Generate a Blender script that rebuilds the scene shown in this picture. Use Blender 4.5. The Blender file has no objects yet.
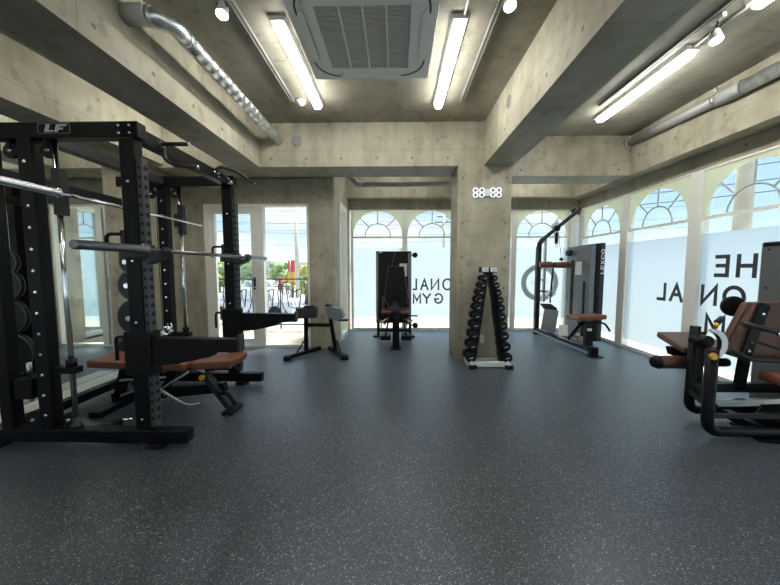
import bpy, bmesh, math, random
from mathutils import Vector, Matrix
random.seed(7)
PI = math.pi
scene = bpy.context.scene
COL = scene.collection
R = math.radians

# ------------------------------------------------------------------ materials
def new_mat(name):
    m = bpy.data.materials.new(name); m.use_nodes = True
    nt = m.node_tree
    return m, nt, nt.nodes['Principled BSDF']

def simple(name, col, rough=.5, metal=0., spec=.5, noise=0., nscale=30., coat=0., emit=None, estr=0., bump=0.):
    m, nt, b = new_mat(name)
    b.inputs['Base Color'].default_value = (*col, 1)
    b.inputs['Roughness'].default_value = rough
    b.inputs['Metallic'].default_value = metal
    b.inputs['Specular IOR Level'].default_value = spec
    b.inputs['Coat Weight'].default_value = coat
    if emit:
        b.inputs['Emission Color'].default_value = (*emit, 1)
        b.inputs['Emission Strength'].default_value = estr
    if noise > 0 or bump > 0:
        tc = nt.nodes.new('ShaderNodeTexCoord')
        n = nt.nodes.new('ShaderNodeTexNoise'); n.inputs['Scale'].default_value = nscale
        n.inputs['Detail'].default_value = 4
        nt.links.new(tc.outputs['Object'], n.inputs['Vector'])
        if noise > 0:
            r = nt.nodes.new('ShaderNodeValToRGB')
            r.color_ramp.elements[0].position = .3; r.color_ramp.elements[1].position = .7
            r.color_ramp.elements[0].color = (*[c*(1-noise) for c in col], 1)
            r.color_ramp.elements[1].color = (*[min(1, c*(1+noise)) for c in col], 1)
            nt.links.new(n.outputs['Fac'], r.inputs['Fac'])
            nt.links.new(r.outputs['Color'], b.inputs['Base Color'])
        if bump > 0:
            bp = nt.nodes.new('ShaderNodeBump'); bp.inputs['Strength'].default_value = bump
            bp.inputs['Distance'].default_value = .002
            nt.links.new(n.outputs['Fac'], bp.inputs['Height'])
            nt.links.new(bp.outputs['Normal'], b.inputs['Normal'])
    return m

def concrete(name, plane, c0, c1, panel=(1.8, .9), tone=1.):
    """board-formed concrete; plane = which two axes carry the formwork joints"""
    m, nt, b = new_mat(name)
    N, L = nt.nodes.new, nt.links.new
    g = N('ShaderNodeNewGeometry')
    sep = N('ShaderNodeSeparateXYZ'); L(g.outputs['Position'], sep.inputs[0])
    cmb = N('ShaderNodeCombineXYZ')
    ax = {'x': 'X', 'y': 'Y', 'z': 'Z'}
    L(sep.outputs[ax[plane[0]]], cmb.inputs[0]); L(sep.outputs[ax[plane[1]]], cmb.inputs[1])
    # large soft clouds
    n1 = N('ShaderNodeTexNoise'); n1.inputs['Scale'].default_value = 1.6; n1.inputs['Detail'].default_value = 8; n1.inputs['Roughness'].default_value = .62
    L(g.outputs['Position'], n1.inputs['Vector'])
    r1 = N('ShaderNodeValToRGB'); e = r1.color_ramp.elements
    e[0].position = .32; e[1].position = .68
    e[0].color = (*[c*tone for c in c0], 1); e[1].color = (*[c*tone for c in c1], 1)
    L(n1.outputs['Fac'], r1.inputs['Fac'])
    # board streaks
    mp = N('ShaderNodeMapping'); mp.inputs['Scale'].default_value = (5, 1.5, 1) if plane[1] == 'y' else (9, 1.4, 1)
    L(cmb.outputs[0], mp.inputs['Vector'])
    n2 = N('ShaderNodeTexNoise'); n2.inputs['Scale'].default_value = 1.; n2.inputs['Detail'].default_value = 5
    L(mp.outputs[0], n2.inputs['Vector'])
    r2 = N('ShaderNodeValToRGB'); e = r2.color_ramp.elements
    e[0].position = .35; e[1].position = .62; e[0].color = (.78, .78, .77, 1); e[1].color = (1, 1, 1, 1)
    L(n2.outputs['Fac'], r2.inputs['Fac'])
    # small pits
    n3 = N('ShaderNodeTexNoise'); n3.inputs['Scale'].default_value = 9; n3.inputs['Detail'].default_value = 6
    L(g.outputs['Position'], n3.inputs['Vector'])
    r3 = N('ShaderNodeValToRGB'); e = r3.color_ramp.elements
    e[0].position = .33; e[1].position = .42; e[0].color = (.70, .69, .66, 1); e[1].color = (1, 1, 1, 1)
    L(n3.outputs['Fac'], r3.inputs['Fac'])
    # formwork joints
    bk = N('ShaderNodeTexBrick'); bk.offset = 0.; bk.inputs['Scale'].default_value = 1.
    bk.inputs['Mortar Size'].default_value = .004; bk.inputs['Mortar Smooth'].default_value = .3
    bk.inputs['Brick Width'].default_value = panel[0]; bk.inputs['Row Height'].default_value = panel[1]
    bk.inputs['Color1'].default_value = (1, 1, 1, 1); bk.inputs['Color2'].default_value = (.97, .97, .97, 1); bk.inputs['Mortar'].default_value = (.78, .78, .76, 1)
    L(cmb.outputs[0], bk.inputs['Vector'])
    cur = r1.outputs['Color']
    for src, fac in ((r2.outputs['Color'], .75), (r3.outputs['Color'], .7), (bk.outputs['Color'], 1.)):
        mx = N('ShaderNodeMix'); mx.data_type = 'RGBA'; mx.blend_type = 'MULTIPLY'
        mx.inputs[0].default_value = fac
        L(cur, mx.inputs[6]); L(src, mx.inputs[7]); cur = mx.outputs[2]
    L(cur, b.inputs['Base Color'])
    b.inputs['Roughness'].default_value = .62; b.inputs['Specular IOR Level'].default_value = .3
    bp = N('ShaderNodeBump'); bp.inputs['Strength'].default_value = .25; bp.inputs['Distance'].default_value = .006
    L(n2.outputs['Fac'], bp.inputs['Height']); L(bp.outputs[0], b.inputs['Normal'])
    return m

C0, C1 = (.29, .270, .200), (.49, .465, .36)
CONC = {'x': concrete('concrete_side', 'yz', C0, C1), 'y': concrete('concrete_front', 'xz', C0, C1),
        'z': concrete('concrete_under_shaded', 'xy', (.26, .25, .195), (.42, .405, .33))}  # undersides toned darker: soffit shade put into the colour
M = {}
M['tie'] = simple('concrete_tie_hole', (.2, .18, .13), .9)
M['black'] = simple('black_powder_coat', (.005, .005, .006), .40, spec=.18, noise=.15, nscale=40)
M['black2'] = simple('charcoal_powder_coat', (.022, .024, .027), .42, spec=.35, noise=.1, nscale=40)
M['steelgrey'] = simple('grey_painted_steel', (.16, .17, .18), .35, metal=.3, noise=.1)
M['midgrey'] = simple('mid_grey_tread', (.36, .38, .40), .45, noise=.1)
M['chrome'] = simple('chrome_steel', (.72, .73, .74), .12, metal=1., noise=.04)
M['satin'] = simple('satin_steel', (.5, .5, .5), .3, metal=1., noise=.06)
M['darksteel'] = simple('dark_bar_steel', (.20, .20, .205), .32, metal=1., noise=.06)
M['galv'] = simple('galvanised_steel', (.66, .68, .68), .34, metal=.9, noise=.25, nscale=18)
M['leather'] = simple('tan_upholstery', (.19, .072, .038), .42, noise=.18, nscale=12, bump=.2)
M['brown'] = simple('brown_upholstery', (.105, .046, .032), .42, noise=.15, nscale=12, bump=.2)
M['strip'] = simple('grey_steel_strip', (.055, .058, .062), .4, noise=.1)
M['blackpad'] = simple('black_upholstery', (.012, .012, .012), .45, noise=.1, bump=.2)
M['rubber'] = simple('black_rubber', (.006, .006, .008), .5, spec=.25, noise=.2, nscale=60)
M['plate'] = simple('cast_iron_plate', (.03, .033, .036), .33, metal=.4, noise=.2)
M['white'] = simple('white_paint', (.78, .79, .78), .4, noise=.03)
M['frame'] = simple('white_window_frame', (.86, .86, .80), .4, noise=.03)
M['acwhite'] = simple('appliance_white', (.90, .90, .87), .42, noise=.01)
M['acgrey'] = simple('intake_grille_grey', (.55, .54, .50), .6, noise=.05)
M['acdark'] = simple('grille_shadow_gap', (.10, .10, .095), .7)  # shade inside slots and grille put into the colour
M['pvc'] = simple('grey_drain_pipe', (.30, .30, .29), .35, noise=.1)
M['track'] = simple('track_grey', (.25, .25, .24), .4, metal=.4)
M['trackhi'] = simple('track_lip_white', (.42, .42, .40), .4)
M['yellow'] = simple('amber_knob_plastic', (.8, .42, .03), .4)
M['label'] = simple('paper_label', (.8, .8, .78), .6)
M['labelgrey'] = simple('silver_lettering', (.5, .51, .5), .35, metal=.5)
M['ink'] = simple('dark_vinyl_lettering', (.045, .05, .055), .5)
M['clock'] = simple('clock_digit_white', (.85, .86, .9), .35, emit=(.8, .87, 1), estr=.10)
M['clockhole'] = simple('clock_digit_opening', (.08, .08, .08), .6)
M['led'] = simple('led_tube_diffuser', (.9, .9, .9), .4, emit=(1, .975, .92), estr=11.)
M['led_added'] = simple('added_lamp_diffuser', (.9, .9, .9), .4, emit=(1, .975, .93), estr=5.0)  # glow of the unseen lamps added for brightness
M['spot'] = simple('spot_lens', (.9, .9, .9), .3, emit=(1, .97, .9), estr=9.)
M['iron'] = simple('wrought_iron_black', (.015, .015, .017), .5)
M['balcony'] = simple('balcony_tile', (.55, .47, .36), .7, noise=.12, nscale=6)
M['asphalt'] = simple('outside_asphalt', (.42, .43, .44), .9, noise=.25, nscale=.25)
M['leaf'] = simple('tree_leaves', (.24, .34, .13), .7, noise=.5, nscale=1.5)
M['leafy'] = simple('yellow_green_leaves', (.42, .42, .05), .7, noise=.4, nscale=2)
M['pinkred'] = simple('faded_red_sign', (.75, .22, .22), .6)
M['bark'] = simple('tree_bark', (.2, .16, .12), .9, noise=.3)
M['pole'] = simple('concrete_pole', (.62, .57, .46), .8, noise=.1, nscale=4)
M['wire'] = simple('black_overhead_cable', (.03, .035, .05), .6)
M['bld'] = simple('pale_building', (.55, .55, .55), .8, noise=.1, nscale=.3)
M['bldw'] = simple('building_window', (.12, .15, .18), .3)
M['red'] = simple('red_sign', (.65, .05, .03), .5)
M['carw'] = simple('pale_car_paint', (.6, .62, .65), .3)
M['duct_hole'] = simple('dark_opening', (.02, .02, .02), .9)
M['ventgrey'] = simple('vent_cover', (.33, .33, .31), .6)

def mat_floor():
    m, nt, b = new_mat('speckled_rubber_floor')
    N, L = nt.nodes.new, nt.links.new
    g = N('ShaderNodeNewGeometry')
    base = (.024, .027, .031)
    n = N('ShaderNodeTexNoise'); n.inputs['Scale'].default_value = 90; n.inputs['Detail'].default_value = 2
    L(g.outputs['Position'], n.inputs['Vector'])
    r = N('ShaderNodeValToRGB'); e = r.color_ramp.elements
    e[0].position = .35; e[1].position = .7; e[0].color = (.010, .0105, .0115, 1); e[1].color = (.042, .044, .047, 1)
    L(n.outputs['Fac'], r.inputs['Fac'])
    cur = r.outputs['Color']
    for sc, thr, col in ((80, .22, (.36, .36, .35, 1)), (125, .25, (.24, .25, .27, 1)), (190, .26, (.20, .21, .23, 1))):
        mp = N('ShaderNodeMapping'); mp.inputs['Location'].default_value = (sc*.37, sc*.11, 0)
        L(g.outputs['Position'], mp.inputs['Vector'])
        dn = N('ShaderNodeTexNoise'); dn.inputs['Scale'].default_value = sc*1.4; dn.inputs['Detail'].default_value = 1
        L(mp.outputs[0], dn.inputs['Vector'])
        mxv = N('ShaderNodeMix'); mxv.data_type = 'RGBA'; mxv.blend_type = 'LINEAR_LIGHT'; mxv.inputs[0].default_value = .006
        L(mp.outputs[0], mxv.inputs[6]); L(dn.outputs['Color'], mxv.inputs[7])
        v = N('ShaderNodeTexVoronoi'); v.inputs['Scale'].default_value = sc; v.inputs['Randomness'].default_value = 1.
        L(mxv.outputs[2], v.inputs['Vector'])
        lt = N('ShaderNodeMath'); lt.operation = 'LESS_THAN'; lt.inputs[1].default_value = thr
        L(v.outputs['Distance'], lt.inputs[0])
        # only a share of the cells carries a fleck
        sp = N('ShaderNodeSeparateColor'); L(v.outputs['Color'], sp.inputs[0])
        gt = N('ShaderNodeMath'); gt.operation = 'GREATER_THAN'; gt.inputs[1].default_value = .42
        L(sp.outputs[0], gt.inputs[0])
        ml = N('ShaderNodeMath'); ml.operation = 'MULTIPLY'
        L(lt.outputs[0], ml.inputs[0]); L(gt.outputs[0], ml.inputs[1])
        mx = N('ShaderNodeMix'); mx.data_type = 'RGBA'
        L(ml.outputs[0], mx.inputs[0]); L(cur, mx.inputs[6]); mx.inputs[7].default_value = col
        cur = mx.outputs[2]
    L(cur, b.inputs['Base Color'])
    b.inputs['Roughness'].default_value = .38
    b.inputs['IOR'].default_value = 1.75
    b.inputs['Sheen Weight'].default_value = .85  # sheen and blue tints stand in for window light reflected at grazing angles
    b.inputs['Sheen Roughness'].default_value = .28
    b.inputs['Sheen Tint'].default_value = (.55, .78, 1, 1)
    b.inputs['Specular Tint'].default_value = (.70, .86, 1, 1)
    bp = N('ShaderNodeBump'); bp.inputs['Strength'].default_value = .15; bp.inputs['Distance'].default_value = .0015
    L(n.outputs['Fac'], bp.inputs['Height']); L(bp.outputs[0], b.inputs['Normal'])
    return m
M['floor'] = mat_floor()

def mat_mirror():
    m, nt, b = new_mat('mirror_silver')
    b.inputs['Base Color'].default_value = (.80, .84, .81, 1); b.inputs['Metallic'].default_value = 1; b.inputs['Roughness'].default_value = .0
    return m
M['mirror'] = mat_mirror()

def mat_mix(name, parts):
    """weighted sum of shaders -> list of (kind, colour, weight)"""
    m = bpy.data.materials.new(name); m.use_nodes = True
    nt = m.node_tree; nt.nodes.clear()
    out = nt.nodes.new('ShaderNodeOutputMaterial')
    cur, w = None, 0
    for kind, col, wt in parts:
        s = nt.nodes.new('ShaderNodeBsdf' + kind)
        s.inputs['Color'].default_value = (*col, 1)
        if kind == 'Glossy': s.inputs['Roughness'].default_value = .02
        if cur is None: cur, w = s.outputs[0], wt
        else:
            mx = nt.nodes.new('ShaderNodeMixShader'); mx.inputs[0].default_value = wt/(w+wt)
            nt.links.new(cur, mx.inputs[1]); nt.links.new(s.outputs[0], mx.inputs[2])
            cur = mx.outputs[0]; w += wt
    nt.links.new(cur, out.inputs[0])
    return m
M['glass'] = mat_mix('window_glass', [('Transparent', (.93, .97, .98), .95), ('Glossy', (1, 1, 1), .05)])
M['film'] = mat_mix('frosted_film', [('Translucent', (.74, .80, .84), .86), ('Diffuse', (.80, .85, .88), .10), ('Transparent', (1, 1, 1), .04)])
M['archpanel'] = mat_mix('cream_arch_panel', [('Translucent', (.88, .90, .76), .7), ('Diffuse', (.86, .88, .78), .3)])
M['ring'] = mat_mix('grey_vinyl_ring', [('Translucent', (.62, .65, .65), .6), ('Diffuse', (.45, .48, .48), .4)])
M['muntin'] = simple('glazing_bar_grey', (.42, .46, .46), .5)

# ------------------------------------------------------------------ mesh helpers
ORG = {}
def V(*a): return Vector(a)

class MB:
    def __init__(s): s.bm = bmesh.new()
    def _mi(s, faces, mi, smooth=False):
        for f in faces:
            f.material_index = mi; f.smooth = smooth
    def box(s, a, b, bev=0., mi=0, seg=2, mat=None, smooth=False):
        a, b = Vector(a), Vector(b)
        lo = Vector([min(a[i], b[i]) for i in range(3)]); hi = Vector([max(a[i], b[i]) for i in range(3)])
        vs = [s.bm.verts.new((x, y, z)) for x in (lo.x, hi.x) for y in (lo.y, hi.y) for z in (lo.z, hi.z)]
        idx = ((0, 1, 3, 2), (4, 6, 7, 5), (0, 4, 5, 1), (2, 3, 7, 6), (0, 2, 6, 4), (1, 5, 7, 3))
        fs = [s.bm.faces.new([vs[i] for i in q]) for q in idx]
        s._mi(fs, mi, False)
        allv = vs
        if bev > 0:
            es = list({e for f in fs for e in f.edges})
            r = bmesh.ops.bevel(s.bm, geom=es, offset=bev, segments=seg, affect='EDGES', profile=.5)
            allv = list({v for f in r['faces'] for v in f.verts} | {v for v in vs if v.is_valid})
            for f in r['faces']: f.material_index = mi; f.smooth = smooth
        if mat is not None: bmesh.ops.transform(s.bm, matrix=mat, verts=[v for v in allv if v.is_valid])
        return s
    def obox(s, c, size, rot=(0, 0, 0), bev=0., mi=0):
        from mathutils import Euler
        m = Matrix.Translation(Vector(c)) @ Euler(rot).to_matrix().to_4x4()
        h = Vector(size)/2
        return s.box(-h, h, bev, mi, mat=m)
    def bar(s, p0, p1, w, h=None, up=(0, 0, 1), bev=0., mi=0):
        """square tube from p0 to p1, w across, h along up"""
        h = h or w
        p0, p1 = Vector(p0), Vector(p1); d = p1-p0; l = d.length; d.normalize()
        u = Vector(up)
        if abs(d.dot(u)) > .98: u = Vector((0, 1, 0)) if abs(d.y) < .9 else Vector((1, 0, 0))
        sx = d.cross(u).normalized(); u = sx.cross(d).normalized()
        m = Matrix(((sx.x, d.x, u.x, p0.x), (sx.y, d.y, u.y, p0.y), (sx.z, d.z, u.z, p0.z), (0, 0, 0, 1)))
        return s.box((-w/2, 0, -h/2), (w/2, l, h/2), bev, mi, mat=m)
    def tube(s, pts, r, n=10, mi=0, cap=True, closed=False):
        pts = [Vector(p) for p in pts]; rings = []; N = len(pts)
        rr = r if hasattr(r, '__len__') else [r]*N
        prev = None
        for i, p in enumerate(pts):
            if closed: d = pts[(i+1) % N]-pts[i-1]
            else: d = pts[min(i+1, N-1)]-pts[max(i-1, 0)]
            d.normalize()
            if prev is None:
                u = Vector((0, 0, 1)) if abs(d.z) < .9 else Vector((1, 0, 0))
                a = d.cross(u).normalized()
            else:
                a = (prev-d*prev.dot(d)).normalized()
            prev = a; b = d.cross(a)
            rings.append([s.bm.verts.new(p+rr[i]*(a*math.cos(2*PI*k/n)+b*math.sin(2*PI*k/n))) for k in range(n)])
        M_ = N if closed else N-1
        for i in range(M_):
            A, B = rings[i], rings[(i+1) % N]
            for k in range(n):
                f = s.bm.faces.new((A[k], A[(k+1) % n], B[(k+1) % n], B[k])); f.material_index = mi; f.smooth = n > 6
        if cap and not closed:
            for q in (rings[0][::-1], rings[-1]):
                f = s.bm.faces.new(q); f.material_index = mi
        return s
    def cyl(s, p0, p1, r, n=16, mi=0): return s.tube([p0, p1], r, n, mi)
    def lathe(s, p0, axis, prof, n=20, mi=0):
        """prof: list of (distance along axis, radius)"""
        p0 = Vector(p0); d = Vector(axis).normalized()
        u = Vector((0, 0, 1)) if abs(d.z) < .9 else Vector((1, 0, 0))
        a = d.cross(u).normalized(); b = d.cross(a); rings = []
        for t, r in prof:
            rings.append([s.bm.verts.new(p0+d*t+max(r, 1e-4)*(a*math.cos(2*PI*k/n)+b*math.sin(2*PI*k/n))) for k in range(n)])
        for A, B in zip(rings, rings[1:]):
            for k in range(n):
                f = s.bm.faces.new((A[k], A[(k+1) % n], B[(k+1) % n], B[k])); f.material_index = mi; f.smooth = True
        s.bm.faces.new(rings[0][::-1]).material_index = mi; s.bm.faces.new(rings[-1]).material_index = mi
        return s
    def prism(s, poly, depth, mi=0, bev=0.):
        """poly: 3D points in one plane, depth: vector"""
        dv = Vector(depth)
        A = [s.bm.verts.new(Vector(p)) for p in poly]; B = [s.bm.verts.new(Vector(p)+dv) for p in poly]
        n = len(A); fs = [s.bm.faces.new(A[::-1]), s.bm.faces.new(B)]
        fs += [s.bm.faces.new((A[i], A[(i+1) % n], B[(i+1) % n], B[i])) for i in range(n)]
        s._mi(fs, mi)
        if bev > 0:
            r = bmesh.ops.bevel(s.bm, geom=list({e for f in fs for e in f.edges}), offset=bev, segments=3, affect='EDGES', profile=.5)
            for f in r['faces']: f.material_index = mi; f.smooth = True
        return s
    def sphere(s, c, r, mi=0, u=12, v=8, sc=(1, 1, 1)):
        mt = Matrix.Translation(Vector(c)) @ Matrix.Diagonal((*sc, 1))
        q = bmesh.ops.create_uvsphere(s.bm, u_segments=u, v_segments=v, radius=r, matrix=mt)
        for f in {f for w in q['verts'] for f in w.link_faces}: f.material_index = mi; f.smooth = True
        return s
    def build(s, name, mats, parent=None):
        bm = s.bm
        bmesh.ops.recalc_face_normals(bm, faces=bm.faces[:])
        org = ORG.get(parent.name, Vector((0, 0, 0))) if parent else Vector((0, 0, 0))
        if org.length > 0: bmesh.ops.translate(bm, verts=bm.verts[:], vec=-org)
        me = bpy.data.meshes.new(name); bm.to_mesh(me); bm.free()
        if not isinstance(mats, (list, tuple)): mats = [mats]
        for m in mats: me.materials.append(m)
        o = bpy.data.objects.new(name, me); COL.objects.link(o)
        if parent: o.parent = parent; ORG[o.name] = org.copy()
        return o

def tag(o, label=None, cat=None, group=None, kind=None):
    if label: o['label'] = label
    if cat: o['category'] = cat
    if group: o['group'] = group
    if kind: o['kind'] = kind
    return o
def thing(name, label, cat, loc=(0, 0, 0), group=None, kind=None, local=False):
    o = bpy.data.objects.new(name, None); COL.objects.link(o); o.empty_display_size = .1
    o.location = loc; ORG[o.name] = Vector((0, 0, 0)) if local else Vector(loc)
    return tag(o, label, cat, group, kind)
def solo(mb, name, mats, label, cat, loc=None, group=None):
    """a thing that is one mesh, with its origin at its base"""
    o = mb.build(name, mats)
    if loc is not None:
        o.data.transform(Matrix.Translation(-Vector(loc))); o.location = loc
    return tag(o, label, cat, group)
def copy_tree(o, parent=None):
    c = o.copy(); COL.objects.link(c)
    if parent: c.parent = parent
    for ch in list(o.children): copy_tree(ch, c)
    return c
def arc(c, r, a0, a1, n, u, v):
    c, u, v = Vector(c), Vector(u), Vector(v)
    return [c+u*r*math.cos(a0+(a1-a0)*i/n)+v*r*math.sin(a0+(a1-a0)*i/n) for i in range(n+1)]
def bend(pts, r, n=5):
    """round the corners of a polyline"""
    pts = [Vector(p) for p in pts]; out = [pts[0]]
    for a, b, c in zip(pts, pts[1:], pts[2:]):
        d0 = (a-b); d1 = (c-b); rr = min(r, d0.length*.45, d1.length*.45)
        p, q = b+d0.normalized()*rr, b+d1.normalized()*rr
        for i in range(n+1):
            t = i/n; out.append(p*(1-t)**2+b*2*t*(1-t)+q*t*t)
    out.append(pts[-1]); return out

def glyph_mesh(ch, mb, o, ux, uz, w, h, depth, mi=0, font_fit=True, off=.0):
    """write one character into mb: origin o (lower left), ux/uz unit directions, w x h size"""
    cu = bpy.data.curves.new('glyph', 'FONT'); cu.body = ch; cu.resolution_u = 4; cu.offset = off
    t = bpy.data.objects.new('glyph', cu); COL.objects.link(t)
    bpy.context.view_layer.update()
    me = bpy.data.meshes.new_from_object(t.evaluated_get(bpy.context.evaluated_depsgraph_get()))
    xs = [v.co.x for v in me.vertices]; ys = [v.co.y for v in me.vertices]
    x0, x1, y0, y1 = min(xs), max(xs), min(ys), max(ys)
    o, ux, uz = Vector(o), Vector(ux), Vector(uz)
    nv = [mb.bm.verts.new(o+ux*((v.co.x-x0)/(x1-x0)*w)+uz*((v.co.y-y0)/(y1-y0)*h)) for v in me.vertices]
    dv = Vector(depth); fs = []
    for p in me.polygons:
        try: f = mb.bm.faces.new([nv[i] for i in p.vertices]); f.material_index = mi; fs.append(f)
        except ValueError: pass
    r = bmesh.ops.extrude_face_region(mb.bm, geom=fs)
    bmesh.ops.translate(mb.bm, verts=[g for g in r['geom'] if isinstance(g, bmesh.types.BMVert)], vec=dv)
    COL.objects.unlink(t); bpy.data.objects.remove(t); bpy.data.curves.remove(cu); bpy.data.meshes.remove(me)

STROKES = {
 'L': [[(0, 1), (0, 0), (1, 0)]], 'E': [[(1, 1), (0, 1), (0, 0), (1, 0)], [(0, .52), (.9, .52)]],
 'H': [[(0, 0), (0, 1)], [(1, 0), (1, 1)], [(0, .5), (1, .5)]], 'T': [[(0, 1), (1, 1)], [(.5, 1), (.5, 0)]],
 'N': [[(0, 0), (0, 1), (1, 0), (1, 1)]], 'M': [[(0, 0), (0, 1), (.5, .25), (1, 1), (1, 0)]],
 'A': [[(0, 0), (.5, 1), (1, 0)], [(.2, .36), (.8, .36)]], 'Y': [[(0, 1), (.5, .5), (1, 1)], [(.5, .5), (.5, 0)]],
 'O': [[(.5+.5*math.cos(2*PI*i/24), .5+.5*math.sin(2*PI*i/24)) for i in range(25)]],
 'G': [[(.5+.5*math.cos(PI*.22+2*PI*i/26*.80), .5+.5*math.sin(PI*.22+2*PI*i/26*.80)) for i in range(27)]+[(.98, .45), (.55, .45)]],
 'S': [[(.92, .82), (.75, .96), (.5, 1), (.25, .95), (.1, .78), (.22, .6), (.5, .51), (.8, .4), (.92, .22), (.75, .05), (.5, 0), (.22, .04), (.06, .2)]]}
def stroke_glyph(ch, mb, o, ux, w, h, depth, wt, mi=0):
    """flat cut-vinyl letter; strokes of width wt inside a w x h box"""
    o, ux, dv = Vector(o), Vector(ux), Vector(depth); uz = Vector((0, 0, 1))
    def P(x, z): return o+ux*x+uz*z
    for k, pl in enumerate(STROKES[ch]):
        pts = [Vector((wt/2+x*(w-wt), wt/2+y*(h-wt))) for x, y in pl]
        n = len(pts); L_, R_ = [], []
        for i, p in enumerate(pts):
            a = (p-pts[i-1]).normalized() if i else (pts[1]-p).normalized()
            b = (pts[i+1]-p).normalized() if i < n-1 else a
            if ch == 'O' and i in (0, n-1): a = b = Vector((0, 1))
            na, nb = Vector((-a.y, a.x)), Vector((-b.y, b.x)); m = na+nb
            m = m.normalized()*min(wt/2/max(.35, m.normalized().dot(na)), wt*1.2) if m.length > .1 else na*wt/2
            e = Vector((0, 0))
            if ch != 'O' and i == 0: e = -b*wt/2
            if ch != 'O' and i == n-1: e = a*wt/2
            L_.append(p+m+e); R_.append(p-m+e)
        for i in range(n-1):
            mb.prism([P(*L_[i]), P(*L_[i+1]), P(*R_[i+1]), P(*R_[i])], dv*(1+.03*k), mi=mi)

# ------------------------------------------------------------------ room shell
Zc, Zs = 3.04, 2.50           # slab, beam soffit
XR = 3.48                     # inner face of the glazed side
YB = 6.15                     # inner face of the far wall
YN = -3.4                     # wall behind the photographer
def XL(y): return -3.10+.06*(y-2.4)   # the mirrored side is a little askew

def struct(mb, name, mats, parent=None):
    o = mb.build(name, mats, parent)
    if not parent: o['kind'] = 'structure'
    return o
def conc(mb, name, ties=(), parent=None):
    """assign concrete by face direction, small tie holes as raised dots"""
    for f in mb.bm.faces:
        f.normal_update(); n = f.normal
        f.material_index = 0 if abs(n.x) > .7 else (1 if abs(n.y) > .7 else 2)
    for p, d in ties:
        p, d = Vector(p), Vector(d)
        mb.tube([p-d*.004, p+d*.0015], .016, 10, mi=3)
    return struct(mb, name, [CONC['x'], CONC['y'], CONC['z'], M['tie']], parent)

b = MB(); b.prism([(XL(YN)-.3, YN-.2, -.12), (XR+.02, YN-.2, -.12), (XR+.02, YB+.05, -.12), (-1.1, YB+.05, -.12), (-1.1, 4.83, -.12), (XL(YN)-.3, 4.83, -.12)], (0, 0, .12)); struct(b, 'floor', M['floor'])
b = MB(); b.box((XL(YN)-.3, YN-.2, Zc), (XR+.25, 4.92, Zc+.2)); b.box((-1.14, 4.92, Zc), (XR+.25, YB+.25, Zc+.2)); conc(b, 'ceiling')

# left wall (askew), full height
XMI = -3.27                    # lower wall plane; the beam above it comes forward
b = MB()
b.prism([(XL(YN), YN, 2.54), (XL(4.95), 4.95, 2.54), (-3.7, 4.95, 2.54), (-3.7, YN, 2.54)], (0, 0, Zc-2.54))
b.box((-3.5, YN, 0), (XMI, 4.95, 2.54))
conc(b, 'wall_left', [((XL(y)+.001, y, z), (1, 0, 0)) for y in (1.5, 2.4, 3.3, 4.2) for z in (2.65, 2.92)]+[((XMI, y, z), (1, 0, 0)) for y in (3.75, 4.5) for z in (.5, 1.4, 2.2)])
# wall behind the photographer
b = MB(); b.box((XL(YN)-.3, YN-.2, 2.325), (XR+.2, YN, Zc)); conc(b, 'wall_rear')
b = MB(); b.box((-3.75, YN-.2, 0), (-3.27, YN, 2.325)); conc(b, 'wall_rear')

# ceiling beams
b = MB(); b.box((-2.15, YN, Zs), (-1.75, 4.11, Zc))
conc(b, 'ceiling_beam', [((-1.75, y, z), (1, 0, 0)) for y in (1.9, 2.35, 2.8, 3.25, 3.7) for z in (2.6,)])
b = MB(); b.box((1.105, YN, Zs), (1.48, 4.11, Zc))
conc(b, 'ceiling_beam', [((1.105, y, z), (-1, 0, 0)) for y in (2.0, 2.45, 3.35, 3.8) for z in (2.62,)])
b = MB(); b.box((XL(4.5)-.1, 4.11, Zs), (.79, 4.57, Zc))
conc(b, 'ceiling_beam', [((x, 4.11, z), (0, -1, 0)) for x in (-1.6, -1.15, -.7, -.25, .2, .65) for z in (2.60,)])
b = MB(); b.box((1.465, 4.57, Zs), (3.3, 5.0, Zc))
conc(b, 'ceiling_beam', [((x, 4.57, z), (0, -1, 0)) for x in (1.75, 2.2, 2.65, 3.1) for z in (2.58,)])
# upper beams along the glazed sides
b = MB(); b.box((3.25, YN, Zs), (XR, YB, Zc))
conc(b, 'ceiling_beam', [((3.25, y, 2.72), (-1, 0, 0)) for y in (2.2, 2.75, 3.3, 3.85, 4.4)])
b = MB(); b.box((-.92, 5.92, Zs+.01), (3.25, YB, Zc))
conc(b, 'ceiling_beam', [((x, 5.92, 2.75), (0, -1, 0)) for x in (-.5, .4, 1.6, 2.5)])
# column
b = MB(); b.box((.785, 4.11, 0), (1.465, 4.61, Zc))
conc(b, 'column', [((x, 4.11, z), (0, -1, 0)) for x in (.85, 1.40) for z in (.3, .95, 1.35, 1.78, 2.35)])
# left end wall round the balcony door, pier beside it
b = MB(); b.box((-3.5, 4.70, 2.165), (-1.29, 4.92, Zc)); conc(b, 'wall_back_left', [((x, 4.70, 2.33), (0, -1, 0)) for x in (-2.6, -2.0, -1.4)])
b = MB(); b.box((-3.5, 4.70, 0), (-2.875, 4.92, 2.165)); conc(b, 'wall_back_left')
b = MB(); b.box((-1.29, 4.70, 0), (-.92, 5.15, Zc)); conc(b, 'wall_pier', [((-1.12, 4.70, z), (0, -1, 0)) for z in (.5, 1.4, 2.25)]+[((-1.2, 4.70, 2.3), (0, -1, 0))])
# alcove side wall with its narrow window
b = MB(); b.box((-1.14, 5.15, 2.29), (-.92, YB+.2, Zc)); conc(b, 'wall_alcove_side')
b = MB(); b.box((-1.14, 5.86, 0), (-.92, YB+.2, 2.29)); conc(b, 'wall_alcove_side')
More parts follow.
